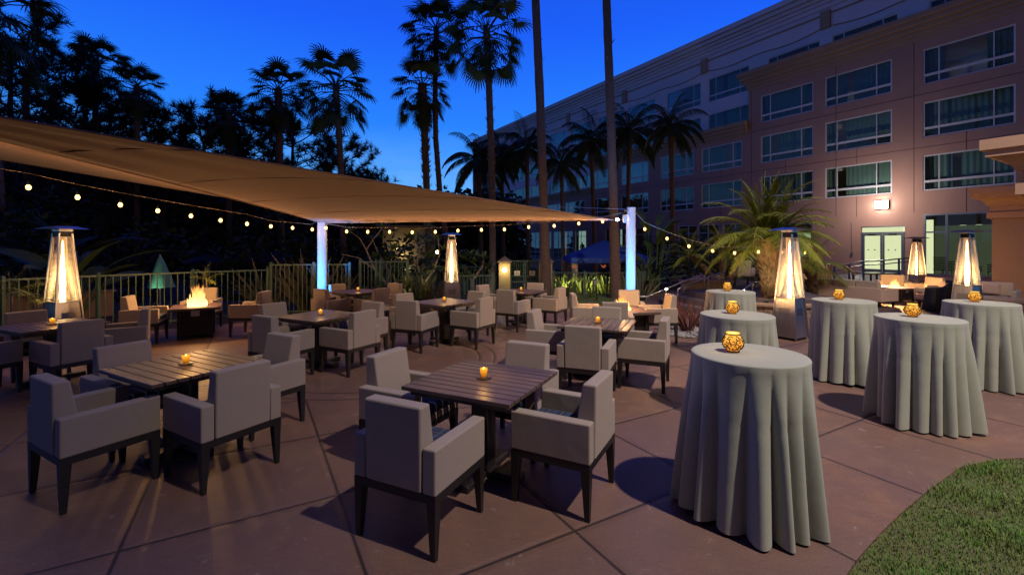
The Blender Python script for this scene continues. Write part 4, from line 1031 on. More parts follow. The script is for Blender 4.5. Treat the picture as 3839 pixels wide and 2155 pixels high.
# ------------------------------------------------------------------ terrace, steps, walls, rails at right
C0=Vector((7.4,13.3,0))
def arc(rad,a0,a1,n=28): return [(C0.x+rad*math.cos(R(a0+(a1-a0)*q/n)),C0.y+rad*math.sin(R(a0+(a1-a0)*q/n))) for q in range(n+1)]
for i,(rad,z) in enumerate(((2.9,.15),(2.55,.30),(2.2,.45))):
    g=MB(); g.prism(arc(rad,95,262)+[(C0.x+.6,C0.y-1.9),(C0.x+1.0,C0.y-.5),(C0.x+1.5,C0.y+2.5),(C0.x+1.6,C0.y+5),(C0.x-.1,C0.y+5)],(.0,.1505,.3005)[i]-.001*i,z); struct('steps',g,M['step'])
t=thing('retaining_wall','tan block retaining wall beside the handrails and steps','wall',(5.25,14.05,0))
g=MB(); 
for rw in range(4):
    for cx in range(4):
        x0=cx*.42-(.21 if rw%2 else 0); x1=x0+.41; x0=max(x0,0); x1=min(x1,1.5)
        if x1-x0>.05: g.bbox(x0,x1,-.12,.12,rw*.165,rw*.165+.158,.006,1)
g.box(.01,1.49,-.11,.11,0,.655); obj('blocks',g,M['block'],t)
g=MB(); g.bbox(-.04,1.55,-.16,.16,.66,.72,.01,1); obj('coping',g,M['block'],t)
for (x,y,s,d) in ((6.2,14.9,.40,'behind the handrail curve'),(6.95,15.35,.30,'left of the terrace armchair')):
    t=thing('pyramid_planter','square planter with sloping pyramid stone top '+d,'planter',(x,y,.0),R(20),'pyramid topped planters'); g=MB(); g.box(-s,s,-s,s,0,.5); obj('body',g,M['block'],t)
    g=MB(); g.add([(-s-.04,-s-.04,.5005),(s+.04,-s-.04,.5005),(s+.04,s+.04,.5005),(-s-.04,s+.04,.5005),(0,0,.66+s*.5)],[(0,1,4),(1,2,4),(2,3,4),(3,0,4),(0,3,2,1)]); obj('cap',g,M['stone'],t)
t=thing('raised_planter','low tan brick planter round the big date palm','planter',(6.6,11.4,0))
g=MB(); n=40
for rw in range(3):
    for q in range(n):
        a0=2*math.pi*(q+.5*(rw%2))/n; a1=a0+2*math.pi/n*.93; r0,r1=1.12,1.28
        g.hexa([(r0*math.cos(a0),r0*.8*math.sin(a0),rw*.125),(r1*math.cos(a0),r1*.8*math.sin(a0),rw*.125),(r1*math.cos(a1),r1*.8*math.sin(a1),rw*.125),(r0*math.cos(a1),r0*.8*math.sin(a1),rw*.125),
                (r0*math.cos(a0),r0*.8*math.sin(a0),rw*.125+.117),(r1*math.cos(a0),r1*.8*math.sin(a0),rw*.125+.117),(r1*math.cos(a1),r1*.8*math.sin(a1),rw*.125+.117),(r0*math.cos(a1),r0*.8*math.sin(a1),rw*.125+.117)])
g.lathe([(1.13,0),(1.13,.36)],40); 
for i,v in enumerate(g.v[-80:]): g.v[len(g.v)-80+i]=(v[0],v[1]*.8,v[2])
obj('bricks',g,M['block'],t)
g=MB(); g.add([(1.125*math.cos(q*.157),.9*math.sin(q*.157),.352) for q in range(40)],[tuple(range(40))]); obj('soil',g,M['soil'],t)
g=MB(); vs=[]
for q in range(41):
    a=2*math.pi*q/40; vs+=[(1.10*math.cos(a),.88*math.sin(a),.378),(1.36*math.cos(a),1.09*math.sin(a),.375),(1.36*math.cos(a),1.09*math.sin(a),.425),(1.10*math.cos(a),.88*math.sin(a),.44)]
g.add(vs,[(4*q+j,4*q+(j+1)%4,4*q+4+(j+1)%4,4*q+4+j) for q in range(40) for j in range(4)]); obj('coping',g,M['stone'],t)
GH='steel handrails by the curved steps'
def handrail(label,pts,posts,m='rail_steel',rad=.021,group=GH):
    t=thing('handrail',label,'handrail',pts[0],0,group); o0=Vector(pts[0]); g=MB()
    P=[Vector(p)-o0 for p in pts]; g.tube(P,rad,8); obj('rail',g,M[m],t)
    for (p,z0) in posts:
        g=MB(); q=Vector(p)-o0; g.tube([q,(q.x,q.y,z0-o0.z)],rad*.9,8); obj('rail_post',g,M[m],t)
handrail('long curved steel handrail rising right from behind the fire table',[px(2392,1112,12.4),px(2425,1112,12.4),px(2520,1073,12.7),px(2612,1034,13.1),px(2640,1034,13.2),px(2655,1044,13.2),px(2656,1100,13.2)],[(px(2497,1082,12.6),0)])
handrail('second steel handrail before the block wall',[px(2541,1120,13.4),px(2541,1083,13.4),px(2556,1078,13.4),px(2640,1042,13.8),px(2705,1021,14.1),px(2718,1022,14.2),px(2722,1065,14.2)],[(px(2640,1042,13.8),.1)])
handrail('short steel handrail right of the terrace armchair',[px(2785,1086,12.6),px(2822,1058,12.9),px(2848,1056,13),px(2852,1110,13)],[(px(2822,1058,12.9),.3)])
handrail('thin green handrail in the dark planting behind',[px(2386,1060,16.5),px(2470,1047,16.6),px(2620,1024,17)],[(px(2470,1047,16.6),-.1),(px(2600,1027,17),-.1)],'fence',.018)
handrail('thin green handrail higher up the dark slope',[px(2525,1020,18),px(2575,1017,18.2),px(2615,997,18.4)],[(px(2525,1020,18),-.2)],'fence',.018)
def path_light(label,p):
    t=thing('path_light',label,'path light',p,0,'small path lights'); g=MB(); g.bbox(-.05,.05,-.03,.03,-.03,.03,.006,1); obj('housing',g,M['blackmetal'],t)
    g=MB(); g.box(-.035,.035,-.036,-.0305,-.022,.022); obj('lens',g,M['path_lens'],t); lamp('path_beam','POINT',(p[0],p[1]-.12,p[2]-.05),1.6,(1,.85,.6),.03)
path_light('small bright light at the foot of the block wall',px(2592,1127,13.8)); path_light('small bright light beside the terrace armchair',px(2785,1086,13.4)); path_light('small cool light on the long handrail post',px(2497,1083,12.5))

# ramp rail, planter pillar
t=thing('ramp_railing','grey metal ramp railing rising toward the lit doors','railing',(14.5,20.5,0)); o0=Vector((14.5,20.5,0))
ra=[px(3128,1000,20.4),px(3235,980,20.6),px(3313,976,20.8),px(3410,966,21.0)]; rb=[p+Vector((0,0,-.17)) for p in ra]
g=MB(); g.tube([p-o0 for p in ra],.03,8); obj('rail',g,M['rail_steel'],t); g=MB(); g.tube([p-o0 for p in rb],.024,8); obj('rail',g,M['rail_steel'],t)
for k in (3128,3184,3237,3313,3370):
    f=[i for i in range(3)if (3128,3235,3313,3410)[i]<=k<=(3128,3235,3313,3410)[i+1]][0]; a,b=(3128,3235,3313,3410)[f],(3128,3235,3313,3410)[f+1]; p=ra[f].lerp(ra[f+1],(k-a)/(b-a))-o0
    g=MB(); g.box(p.x-.03,p.x+.03,p.y-.03,p.y+.03,0,p.z-.02); obj('rail_post',g,M['rail_steel'],t)
g=MB()
for k in range(11):
    z=.14+k*.042; g.tube([ra[0]-o0+Vector((0,0,z-.95)),ra[1]-o0+Vector((0,0,z-.95))],.006,4)
obj('mesh_infill',g,M['rail_steel'],t)
g=MB(); g.hexa([(14.3,20.7,0),(19.5,21.3,0),(20.8,23.8,0),(15.5,25.5,0),(14.3,20.7,.01),(19.5,21.3,.22),(20.8,23.8,.22),(15.5,25.5,.2)]); struct('ramp',g,M['step'])
t=thing('pyramid_planter','tan pillar with pyramid cap left of the ramp railing','planter',(13.5,20,0),R(-31),'pyramid topped planters')
g=MB(); g.bbox(-.42,.42,-.42,.42,0,.80,.01,1); obj('body',g,M['block'],t)
g=MB(); g.bbox(-.47,.47,-.47,.47,.801,.88,.01,1); g.add([(-.4,-.4,.881),(.4,-.4,.881),(.4,.4,.881),(-.4,.4,.881),(0,0,1.28)],[(0,1,4),(1,2,4),(2,3,4),(3,0,4)]); obj('cap',g,M['stone'],t)
handrail('steel stair handrail before the pyramid capped pillar',[px(3004,1000,18.5),px(3034,994,18.6),px(3075,994,18.8),px(3115,989,19),px(3119,1020,19)],[(px(3034,994,18.6),0),(px(3100,991,18.9),0)])

# ------------------------------------------------------------------ lounge furniture
def sofa(name,label,x,y,face,W,nb,cat='sofa',group=None,backh=.54,pil=False):
    t=thing(name,label,cat,(x,y,0),R(face-90),group); D=.80
    g=MB(); g.bbox(-W/2,W/2,-D/2,-D/2+.10,.16,backh,.012,2); 
    for s in (-1,1): x0,x1=sorted((s*W/2,s*(W/2-.10))); g.bbox(x0,x1,-D/2+.1005,D/2,.16,backh-.02,.012,2)
    obj('frame',g,M['sofa_back' if cat=='sofa' else 'cream'],t)
    g=MB(); g.box(-W/2+.02,W/2-.02,-D/2+.02,D/2-.02,.12,.159); obj('base',g,M['darkwood'],t)
    for sx in (-1,1):
        for sy in (-1,1): g=MB(); cx,cy=sx*(W/2-.09),sy*(D/2-.09); g.hexa([(cx-.02,cy-.02,0),(cx+.02,cy-.02,0),(cx+.02,cy+.02,0),(cx-.02,cy+.02,0),(cx-.035,cy-.035,.119),(cx+.035,cy-.035,.119),(cx+.035,cy+.035,.119),(cx-.035,cy+.035,.119)]); obj('leg',g,M['darkwood'],t)
    w=(W-.22)/nb
    for i in range(nb):
        x0=-W/2+.11+i*w
        g=MB(); g.bbox(x0+.005,x0+w-.005,-D/2+.18,D/2+.02,.18,.36,.03,3); obj('seat_cushion',g,M['cream'],t)
        g=MB(); g.bev([(x0+.005,-D/2+.102,.365),(x0+w-.005,-D/2+.102,.365),(x0+w-.005,-D/2+.28,.365),(x0+.005,-D/2+.28,.365),(x0+.005,-D/2+.07,backh+.20),(x0+w-.005,-D/2+.07,backh+.20),(x0+w-.005,-D/2+.2,backh+.20),(x0+.005,-D/2+.2,backh+.20)],.035,3); obj('back_cushion',g,M['cream'],t)
    if pil: g=MB(); g.bbox(-.2,.2,-.08,.08,.38,.68,.06,3); obj('pillow',g,M['sofa_back'],t,loc=(.1,-.02,.02))
    return t
sofa('lounge_sofa','long taupe sofa seen from behind beside the lounge fire',10.55,14.2,21,2.2,3)
GL='cream lounge chairs round the low fire'
sofa('lounge_chair','cream lounge chair facing left before the covered chair',12.45,13.25,170,.85,1,'lounge chair',GL)
sofa('lounge_chair','cream lounge chair behind the small flame',13.5,16.1,240,.9,1,'lounge chair',GL)
sofa('lounge_chair','cream lounge chair right of the small flame, arms toward us',13.6,14.9,180,.85,1,'lounge chair',GL)
sofa('lounge_chair','lounge chair with brown pillow beside the tan column',13.7,12.9,215,.9,1,'lounge chair',GL,pil=True)
sofa('lounge_chair','cream lounge chair behind the sofa\'s left end',11.0,16.6,-60,.8,1,'lounge chair',GL)
t=thing('covered_chair','chair under a black draped cover beside the right heater','covered chair',(11.75,12.35,0),R(25))
g=MB(); r=random.Random(8); nv,nu=12,48; vs=[]
for i in range(nv+1):
    v=i/nv
    for j in range(nu):
        a=2*math.pi*j/nu; c,s=math.cos(a),math.sin(a); k=(abs(c)**4+abs(s)**4)**-.25; rr=(.36+.05*v+.03*math.sin(a*9+1)*v)*k*min(1,.02+v*6)
        zt=.62+.20*max(0,-s)*1.0; vs.append((rr*c,rr*s*.95,zt*(1-max(0,v-.16)/.84)+.02))
g.add(vs,[(i*nu+j,i*nu+(j+1)%nu,(i+1)*nu+(j+1)%nu,(i+1)*nu+j) for i in range(nv) for j in range(nu)],True); obj('cover',g,M['black_cloth'],t)
def lowtable(name,label,x,y,rz,w,d,h,m,th=.04,z0=0,group=None):
    t=thing(name,label,'table',(x,y,z0),rz,group); g=MB(); g.bbox(-w/2,w/2,-d/2,d/2,h-th,h,.006,1); obj('table_top',g,M[m],t)
    for sx in (-1,1):
        for sy in (-1,1): g=MB(); cx,cy=sx*(w/2-.05),sy*(d/2-.05); g.box(cx-.025,cx+.025,cy-.025,cy+.025,0,h-th-.0005); obj('leg',g,M['darkwood'],t)
lowtable('coffee_table','low dark coffee table with pale top beside the column',12.6,11.75,R(10),.95,.7,.42,'stone',.09)
lowtable('patio_table','dark topped table with thin legs before the ramp railing',14.0,17.6,R(5),1.1,.9,.74,'darkglass',.03)
lowtable('patio_table','grey topped table on the terrace beside the date palms',8.35,14.9,R(10),.9,.9,.72,'darkglass',.03,.45)

# columns at the right edge
U=Vector((.516,-.856,0))
def column(label,x,y,h,w):
    t=thing('stone_column',label,'column',(x,y,0),R(-58.9),'tan stucco columns'); g=MB(); k=h/3.7
    g.bbox(-w/2,w/2,-w/2,w/2,.3,2.72*k,.012,1); obj('shaft',g,M['stone'],t)
    g=MB(); g.bbox(-w/2-.06,w/2+.06,-w/2-.06,w/2+.06,0,.2995,.02,1); obj('plinth',g,M['stone'],t)
    g=MB(); z=2.7205*k; pr=[(.0,0),(.10,.0),(.10,.20),(.045,.21),(.045,.40),(.10,.42),(.13,.50),(.19,.58),(.29,.645),(.40,.68),(.40,.78),(.46,.80),(.46,.985),(-.3,.99)]
    vs=[]
    for o,zz in pr: q=w/2+o; vs+=[(-q,-q,z+zz*k),(q,-q,z+zz*k),(q,q,z+zz*k),(-q,q,z+zz*k)]
    g.add(vs,[(4*i+j,4*i+(j+1)%4,4*i+4+(j+1)%4,4*i+4+j) for i in range(len(pr)-1) for j in range(4)])
    obj('capital',g,M['cornice'],t)
column('massive tan column with stepped capital at the right edge',9.55,7.65,3.62,1.05)
column('second tan column behind the near one at the right edge',16.3,14.6,3.62,1.05)

# ------------------------------------------------------------------ pool side things
def umbrella(label,x,y,z,h,r0,m):
    t=thing('open_umbrella',label,'umbrella',(x,y,z),rnd.uniform(0,1),'open navy pool umbrellas'); g=MB(); n=8; vs=[(0,0,h)]+[(r0*math.cos(2*math.pi*q/n),r0*math.sin(2*math.pi*q/n),h-.42) for q in range(n)]+[(r0*math.cos(2*math.pi*q/n),r0*math.sin(2*math.pi*q/n),h-.55) for q in range(n)]
    g.add(vs,[(0,1+q,1+(q+1)%n) for q in range(n)]+[(1+q,9+q,9+(q+1)%n,1+(q+1)%n) for q in range(n)]); obj('canopy',g,M[m],t)
    g=MB(); g.tube([(0,0,0),(0,0,h-.02)],.025,8)
    for q in range(4): g.tube([(0,0,h-.75),(.3*math.cos(q*1.57),.3*math.sin(q*1.57),h-.32)],.012,4)
    obj('pole',g,M['post'],t); g=MB(); g.lathe([(0,h+.10),(.05,h+.05),(.03,h)],8); obj('finial',g,M['signwhite'],t)
for sx,d in ((819,'left one above the left fire table'),(955,'behind the tall flax'),(1035,'right one close to the left blue post')): 
    p=px(sx,940,21); umbrella('open navy pool umbrella, '+d,p.x,21,-1,p.z+1,1.35,'navy')
t=thing('closed_umbrella','closed green umbrella lit from below beyond the left fence','umbrella',(-10.75,13.9,-.4)); g=MB(); vs=[];n=24
for i in range(9):
    v=i/8
    for j in range(n):
        a=2*math.pi*j/n; rr=(.03+.30*v**.8)*(1+.16*math.sin(a*6)*v); vs.append((rr*math.cos(a)+.04*v,rr*math.sin(a),1.86-.95*v))
g.add(vs,[(i*n+j,i*n+(j+1)%n,(i+1)*n+(j+1)%n,(i+1)*n+j) for i in range(8) for j in range(n)],True); obj('canopy',g,M['greencanvas'],t); g=MB(); g.tube([(0,0,0),(0,0,1.9)],.022,8); obj('pole',g,M['post'],t)
up_light(-10.45,13.3,-.02,'pool side uplight under the closed green umbrella',(.6,1,.75),30,(-10.75,13.9,1.2),M['path_lens'],70)
t=thing('blue_tent','blue canvas cabana tent with tan tied drapes behind the fence','tent',(4.05,20,-.95)); ex,ey,ze,za=1.65,1.5,2.22,2.98
g=MB(); g.add([(-ex,-ey,ze),(ex,-ey,ze),(ex,ey,ze),(-ex,ey,ze),(0,0,za),(-ex,-ey,ze-.20),(ex,-ey,ze-.20),(ex,ey,ze-.20),(-ex,ey,ze-.20)],[(0,1,4),(1,2,4),(2,3,4),(3,0,4),(0,5,6,1),(1,6,7,2),(2,7,8,3),(3,8,5,0)]); obj('canopy',g,M['tent'],t)
for sx in (-1,1):
    for sy in (-1,1):
        cx,cy=sx*(ex-.06),sy*(ey-.06); g=MB(); g.box(cx-.03,cx+.03,cy-.03,cy+.03,0,ze-.02); po=obj('tent_pole',g,M['post'],t)
        g=MB(); g.lathe([(.13,ze-.22),(.15,1.7),(.10,1.2),(.13,.8),(.15,.2)],14,(cx-sx*.1,cy,0)); obj('drape',g,M['tan_curtain'],t)
t=thing('garden_wall','low tan planter wall beyond the fence at left','wall',(-11.8,10.3,0),R(50)); g=MB(); g.bbox(-2.5,2.1,-.15,.15,-.3,.58,.015,1); obj('body',g,M['stone'],t); g=MB(); g.bbox(-2.55,2.15,-.2,.2,.5805,.64,.012,1); obj('coping',g,M['block'],t)
t=thing('pool_house','small pale pool house wall with lamp beyond the plumeria','pool house',px(1520,960,26)); g=MB(); g.box(-1.3,1.3,0,2.5,-2.5,1.6); obj('wall',g,M['pillar'],t)
g=MB(); g.prism([(-1.6,-.3),(1.6,-.3),(1.6,2.8),(-1.6,2.8)],1.6005,1.75); obj('roof',g,M['block'],t); g=MB(); g.box(-.1,.35,-.03,-.002,-2.4,-.2); obj('door',g,M['yellow_room'],t)
g=MB(); g.lathe([(0,-.14),(.12,-.08),(.14,0),(.12,.08),(0,.14)],12,(-.35,-.15,.35)); obj('wall_lamp',g,M['sconce'],t)
p=px(1500,948,25.6); lamp('pool_house_light','POINT',(p.x,p.y-.1,p.z),18,(1,.8,.4),.1)
t=thing('garden_lamp','small glowing lamp among the plumeria leaves left of the heater','garden lamp',px(1640,945,16.6)); g=MB(); g.lathe([(0,-.07),(.06,-.04),(.07,0),(.06,.04),(0,.07)],12); obj('globe',g,M['sconce'],t); g=MB(); g.tube([(0,0,-.05),(0,0,-1.6)],.02,6); obj('stake',g,M['blackmetal'],t)
t=thing('garden_spotlight','grey box spotlight on a stake behind the back lawn','spotlight',(2.75,14.7,0)); g=MB(); Mx=Matrix.Translation((-.06,0,.60))@Matrix.Rotation(R(-12),4,'Y'); g.bbox(-.06,.06,-.05,.05,-.09,.09,.01,1,Mx); obj('head',g,M['rail_steel'],t); g=MB(); g.tube([(0,0,0),(-.04,0,.52)],.015,6); obj('stake',g,M['blackmetal'],t)
up_light(-.95,18.35,-.9,'uplight washing the base of the straight central fan palm',(1,.92,.85),60,(-.72,19,1.2),M['path_lens'],60)
up_light(2.55,25.4,-.9,'uplight beside a feather palm trunk behind the right fence',(1,.95,.9),60,(2.05,26,2.5),M['path_lens'],60)
up_light(3.0,16.72,-.02,'garden uplight among the lit strappy plants',(.95,1,.7),45,(3.0,17.6,.8),M['path_lens'],150)
up_light(1.95,16.78,-.02,'garden uplight at the gate side of the strappy plants',(.95,1,.7),35,(1.95,17.6,.8),M['path_lens'],150)

up_light(6.0,10.75,.36,'planter uplight under the big date palm',(1,.86,.45),55,(6.4,11.6,2.3),M['path_lens'],120)
up_light(7.0,15.5,.45,'terrace uplight under the smaller date palms',(1,.86,.45),35,(7.4,16.2,2.0),M['path_lens'],110)
up_light(-2.2,13.6,-.03,'garden uplight among the plumerias left of the heater',(1,.88,.55),14,(-2.7,14.4,1.6),M['path_lens'],110)
# ------------------------------------------------------------------ hotel
HB=thing('hotel_building','large rose brown hotel with pale upper floors and stepped roofline','building',(21.36,26.2,0),R(-58.92))
COLS=[-8.35,-3.5,1.3,5.43,10.26,14.4,19.2,23.3,28.1,32.2,37.,41.1,45.9,50.]
W2=1.72
rowz=[(4.74,6.66),(7.61,9.53),(10.48,12.39),(13.35,15.27)]
def wallgrid(mb,x0,x1,z0,z1,y,holes,dep=.16):
    xs=sorted(set([x0,x1]+[v for h in holes for v in h[:2] if x0<v<x1])); zs=sorted(set([z0,z1]+[v for h in holes for v in h[2:4] if z0<v<z1]))
    for i in range(len(xs)-1):
        for j in range(len(zs)-1):
            cx,cz=(xs[i]+xs[i+1])/2,(zs[j]+zs[j+1])/2
            if any(h[0]<cx<h[1] and h[2]<cz<h[3] for h in holes): continue
            mb.add([(xs[i],y,zs[j]),(xs[i+1],y,zs[j]),(xs[i+1],y,zs[j+1]),(xs[i],y,zs[j+1])],[(0,1,2,3)])
    for a,b,c,d in holes:
        mb.add([(a,y,c),(b,y,c),(b,y,d),(a,y,d),(a,y+dep,c),(b,y+dep,c),(b,y+dep,d),(a,y+dep,d)],[(0,4,5,1),(1,5,6,2),(2,6,7,3),(3,7,4,0)])
hl=[];hu=[];wins=[]
for s in COLS:
    x=-s
    for k,(a,b) in enumerate(rowz):
        brown = (s<8 and k<3) or (8<s<25 and k<2) or (s>25 and k<1)
        if s>25 and k==1 or s>8 and k==2 or k==3: brown=False
        (hl if brown else hu).append((x-W2,x+W2,a,b)); wins.append((x,a,b,0 if brown else .9,k))
GW=[s for s in COLS if s>8]
gw=[]
for s in GW:
    for o in (-1.15,1.15): hl.append((-s+o-1.0,-s+o+1.0,.12,3.45)); gw.append(-s+o)
hl.append((-1.07,1.0,.2,2.9)); hl.append((1.81,5.3,.2,3.48)); hl.append((-6.6,-3.75,1.0,3.26)); hl.append((6.3,9.8,.2,3.48))
lw=MB()
wallgrid(lw,-8.06,15,-1,13.4,0,[h for h in hl if h[0]>-8.06]); wallgrid(lw,-25.2,-8.06,-1,10.3,0,[h for h in hl if -25.2<h[0]<-8.06 and h[1]<-8.05]); wallgrid(lw,-53.4,-25.2,-1,7.5,0,[h for h in hl if h[1]<-25.19])
lw.add([(-8.06,0,10.3),(-8.06,.9,10.3),(-8.06,.9,13.4),(-8.06,0,13.4)],[(0,3,2,1)]); lw.add([(-25.2,0,7.5),(-25.2,.9,7.5),(-25.2,.9,10.3),(-25.2,0,10.3)],[(0,3,2,1)])
obj('lower_wall',lw,M['wallbrown'],HB)
uw=MB(); wallgrid(uw,-53.4,15,6.5,18.2,.9,hu); obj('upper_wall',uw,M['wallwhite'],HB)
g=MB(); g.box(-53.4,-53.1,.02,16,-1,18.1); g.box(-53.05,15,15.7,16,-1,18.1); g.box(-53.4,15,.95,16,18.2,18.4); obj('side_wall',g,M['wallbrown'],HB)
def cornice(name,x0,x1,y,steps,m):
    g=MB()
    for z0,z1,p in steps: g.box(x0-p,x1,y-p,y+.3,z0,z1-.002)
    obj(name,g,M[m],HB)
cornice('roof_cornice',-53.4,15,.9,[(17.15,17.45,.08),(17.45,17.70,.16),(17.70,17.95,.28),(17.95,18.25,.45),(18.25,18.62,.62)],'wallwhite')
cornice('terrace_cornice',-8.06,15,0,[(12.95,13.20,.06),(13.20,13.45,.14),(13.45,13.72,.28),(13.72,14.0,.44),(14.0,14.28,.58)],'cornice')
cornice('terrace_cornice',-25.2,-8.12,0,[(9.85,10.05,.06),(10.05,10.3,.16),(10.3,10.55,.30),(10.55,10.85,.44)],'cornice')
cornice('terrace_cornice',-53.4,-25.26,0,[(7.15,7.35,.06),(7.35,7.6,.16),(7.6,7.85,.30)],'cornice')
g=MB(); g.box(-53.4,15,.85,.899,16.72,16.82)
for k in range(-1,6):
    xb=-(3.4+8.97*k); g.box(xb-.3,xb+.3,.80,.898,15.85,17.0)
    pts=[]
    for q in range(29):
        u=q/28; xx=xb-.3-u*8.37; zz=15.95-.42*math.sin(math.pi*u)**.8+.22*max(0,math.sin(2*math.pi*(u-.25)))*0+(.30*math.exp(-((u-.5)/.2)**2)); pts.append((xx,.88,zz))
    if pts[-1][0]>-53: g.tube(pts,.035,4)
obj('arch_trim',g,M['cornice'],HB)
# panel joints as fine shadow grooves: thin proud reveals
g=MB()
for z in (7.1,9.98): g.box(-25 if z<8 else -8,15,-.006,.004,z-.012,z+.012)
for s in COLS[:8]:
    for z0,z1 in ((6.66,7.61),(3.5,4.74)): g.box(-s-.012,-s+.012,-.006,.004,z0,z1)
for x in (-1.2-1.2,3.4-2.0,-7.84): g.box(x-.012,x+.012,-.006,.004,3.6,12.9)
obj('panel_joint',g,mat('joint_dark',(.09,.05,.045),rough=.9),HB)
# windows
def win_frame(w,h,full):
    g=MB(); t=.07
    g.box(-w,w,-.03,.05,0,t); g.box(-w,w,-.03,.05,h-t,h); g.box(-w,-w+t,-.03,.05,t,h-t); g.box(w-t,w,-.03,.05,t,h-t)
    if not full:
        z=h*.26; g.box(-w+t,w-t,-.03,.05,z-.06,z+.06)
        for fx in (-.62,.57): g.box(fx*w-.025,fx*w+.025,-.02,.04,t,z-.06); g.box(fx*w-.025,fx*w+.025,-.02,.04,z+.06,h-t)
    else:
        for z in (h*.10,h*.27,h*.80): g.box(-w+t,w-t,-.02,.04,z-.025,z+.025)
        zz=[t,h*.10-.025,h*.10+.025,h*.27-.025,h*.27+.025,h*.80-.025,h*.80+.025,h-t]
        for q in range(4): g.box(-.02,.02,-.015,.035,zz[2*q],zz[2*q+1])
    return g
def curtain_mesh(w,h,spans,seed):
    r=random.Random(seed); g=MB()
    for a,b in spans:
        n=int((b-a)*w*2/.05)+2; vs=[]
        for q in range(n+1):
            x=-w+2*w*(a+(b-a)*q/n); y=.30+.022*math.sin(q*1.25+r.uniform(-.2,.2)); vs+=[(x,y,.03),(x,y,h-.03)]
        g.add(vs,[(2*q,2*q+2,2*q+3,2*q+1) for q in range(n)],True)
    return g
def mm(mb,name,m): me=mb.mesh(name); me.materials.append(m); return me
fU=mm(win_frame(W2,1.915,False),'window',M['whiteframe']); fG=mm(win_frame(1.0,3.33,True),'window',M['whiteframe'])
def paneb(w,h): g=MB(); g.box(-w+.03,w-.03,.008,.014,.03,h-.03); return g
pU=mm(paneb(W2,1.915),'pane',M['winglass']); pG=mm(paneb(1.0,3.33),'pane',M['winglass'])
cU=[mm(curtain_mesh(W2,1.915,sp,i),'curtain',M['curtain']) for i,sp in enumerate(([(0,1)],[(0,.32),(.42,1)],[(0,.22),(.70,1)],[(0,.55),(.8,1)],[(0,.16),(.3,1)]))]
cG=[mm(curtain_mesh(1.0,3.33,sp,i+9),'curtain',M['curtain']) for i,sp in enumerate(([(0,1)],[(0,.4)],[(.35,1)]))]
g=MB(); g.box(-.45,.0,.42,.44,.05,1.86); lrU=mm(g,'lit_room',M['yellow_room'])
g=MB(); g.box(-.9,.9,.42,.44,.05,3.25); lrG=mm(g,'lit_room',M['cool_room'])
g=MB(); g.box(.1,.9,.42,.44,.05,3.25); lrG2=mm(g,'lit_room',M['yellow_room'])
rw=random.Random(77)
for x,a,b,y,k in wins:
    f=obj('window',fU,None,HB,loc=(x,y+.06,a)); obj('pane',pU,None,f); obj('curtain',cU[rw.randrange(5)],None,f)
    if (round(-x,1),k) in ((32.2,1),(28.1,1),(37.0,2)): obj('lit_room',lrU,None,f)
for i,x in enumerate(gw):
    f=obj('window',fG,None,HB,loc=(x,.06,.12)); obj('pane',pG,None,f); 
    lit=(i in (7,14,18)); half=(i in (11,16,20,5))
    obj('curtain',cG[1 if lit else (2 if half else rw.randrange(3))],None,f)
    if lit: obj('lit_room',lrG,None,f)
    elif half: obj('lit_room',lrG2,None,f)
# entrance doors
d=MB(); d.box(-1.07,1.0,-.02,.10,2.84,2.9); d.box(-1.07,1.0,-.02,.10,2.48,2.56); d.box(-1.07,-1.0,-.02,.10,.2,2.48); d.box(.93,1.0,-.02,.10,.2,2.48)
dd=obj('entrance_door',d,M['rail_steel'],HB)
for s in (-1,1):
    cx=-.035+s*.485; g=MB(); w=.475
    g.box(cx-w,cx-w+.09,.0,.06,.2,2.475); g.box(cx+w-.09,cx+w,.0,.06,.2,2.475); g.box(cx-w+.09,cx+w-.09,.0,.06,.2,.42); g.box(cx-w+.09,cx+w-.09,.0,.06,2.36,2.475); obj('door_leaf',g,M['rail_steel'],dd)
    g=MB(); g.box(cx-.18,cx+.18,-.03,-.001,2.38,2.45); obj('door_closer',g,M['blackmetal'],dd)
    g=MB(); 
    for ox in (-.2,.12): g.box(cx+ox-.035,cx+ox+.035,.008,.018,1.50,1.57)
    obj('door_sticker',g,M['cornice'],dd)
    g=MB(); g.tube([(-.035+s*.055,-.05,1.0),(-.035+s*.055,-.05,1.4)],.014,6); obj('door_handle',g,M['steel'],dd)
g=MB(); g.box(-1.0,.93,.02,.028,.42,2.36); g.box(-1.0,.93,.02,.028,2.56,2.84); obj('pane',g,M['winglass'],dd)
g=MB(); g.box(-2.2,2.0,.75,.77,.2,3.2); obj('lit_hall',g,M['lit_room'],dd)
# storefront and lit window
def storefront(x0,x1,z0,z1,verts,hors,room,name,dist=1.6):
    g=MB(); t=.09; g.box(x0,x1,-.02,.08,z0,z0+t); g.box(x0,x1,-.02,.08,z1-t,z1); g.box(x0,x0+t,-.02,.08,z0+t,z1-t); g.box(x1-t,x1,-.02,.08,z0+t,z1-t)
    for v in verts: g.box(v-.05,v+.05,-.019,.079,z0+t,z1-t)
    xs=[x0+t]+[q for v in verts for q in (v-.05,v+.05)]+[x1-t]
    for h in hors:
        for q in range(0,len(xs),2): g.box(xs[q],xs[q+1],-.018,.078,h-.04,h+.04)
    f=obj(name,g,M['rail_steel'],HB); g=MB(); g.box(x0+.03,x1-.03,.02,.028,z0+.03,z1-.03); obj('pane',g,M['winglass'],f); g=MB(); g.box(x0,x1,dist,dist+.02,z0,z1-.6); obj('lit_room',g,room,f)
    return f
f=storefront(1.81,5.3,.2,3.48,[2.75],[2.5],M['dim_room'],'shop_window')
g=MB(); 
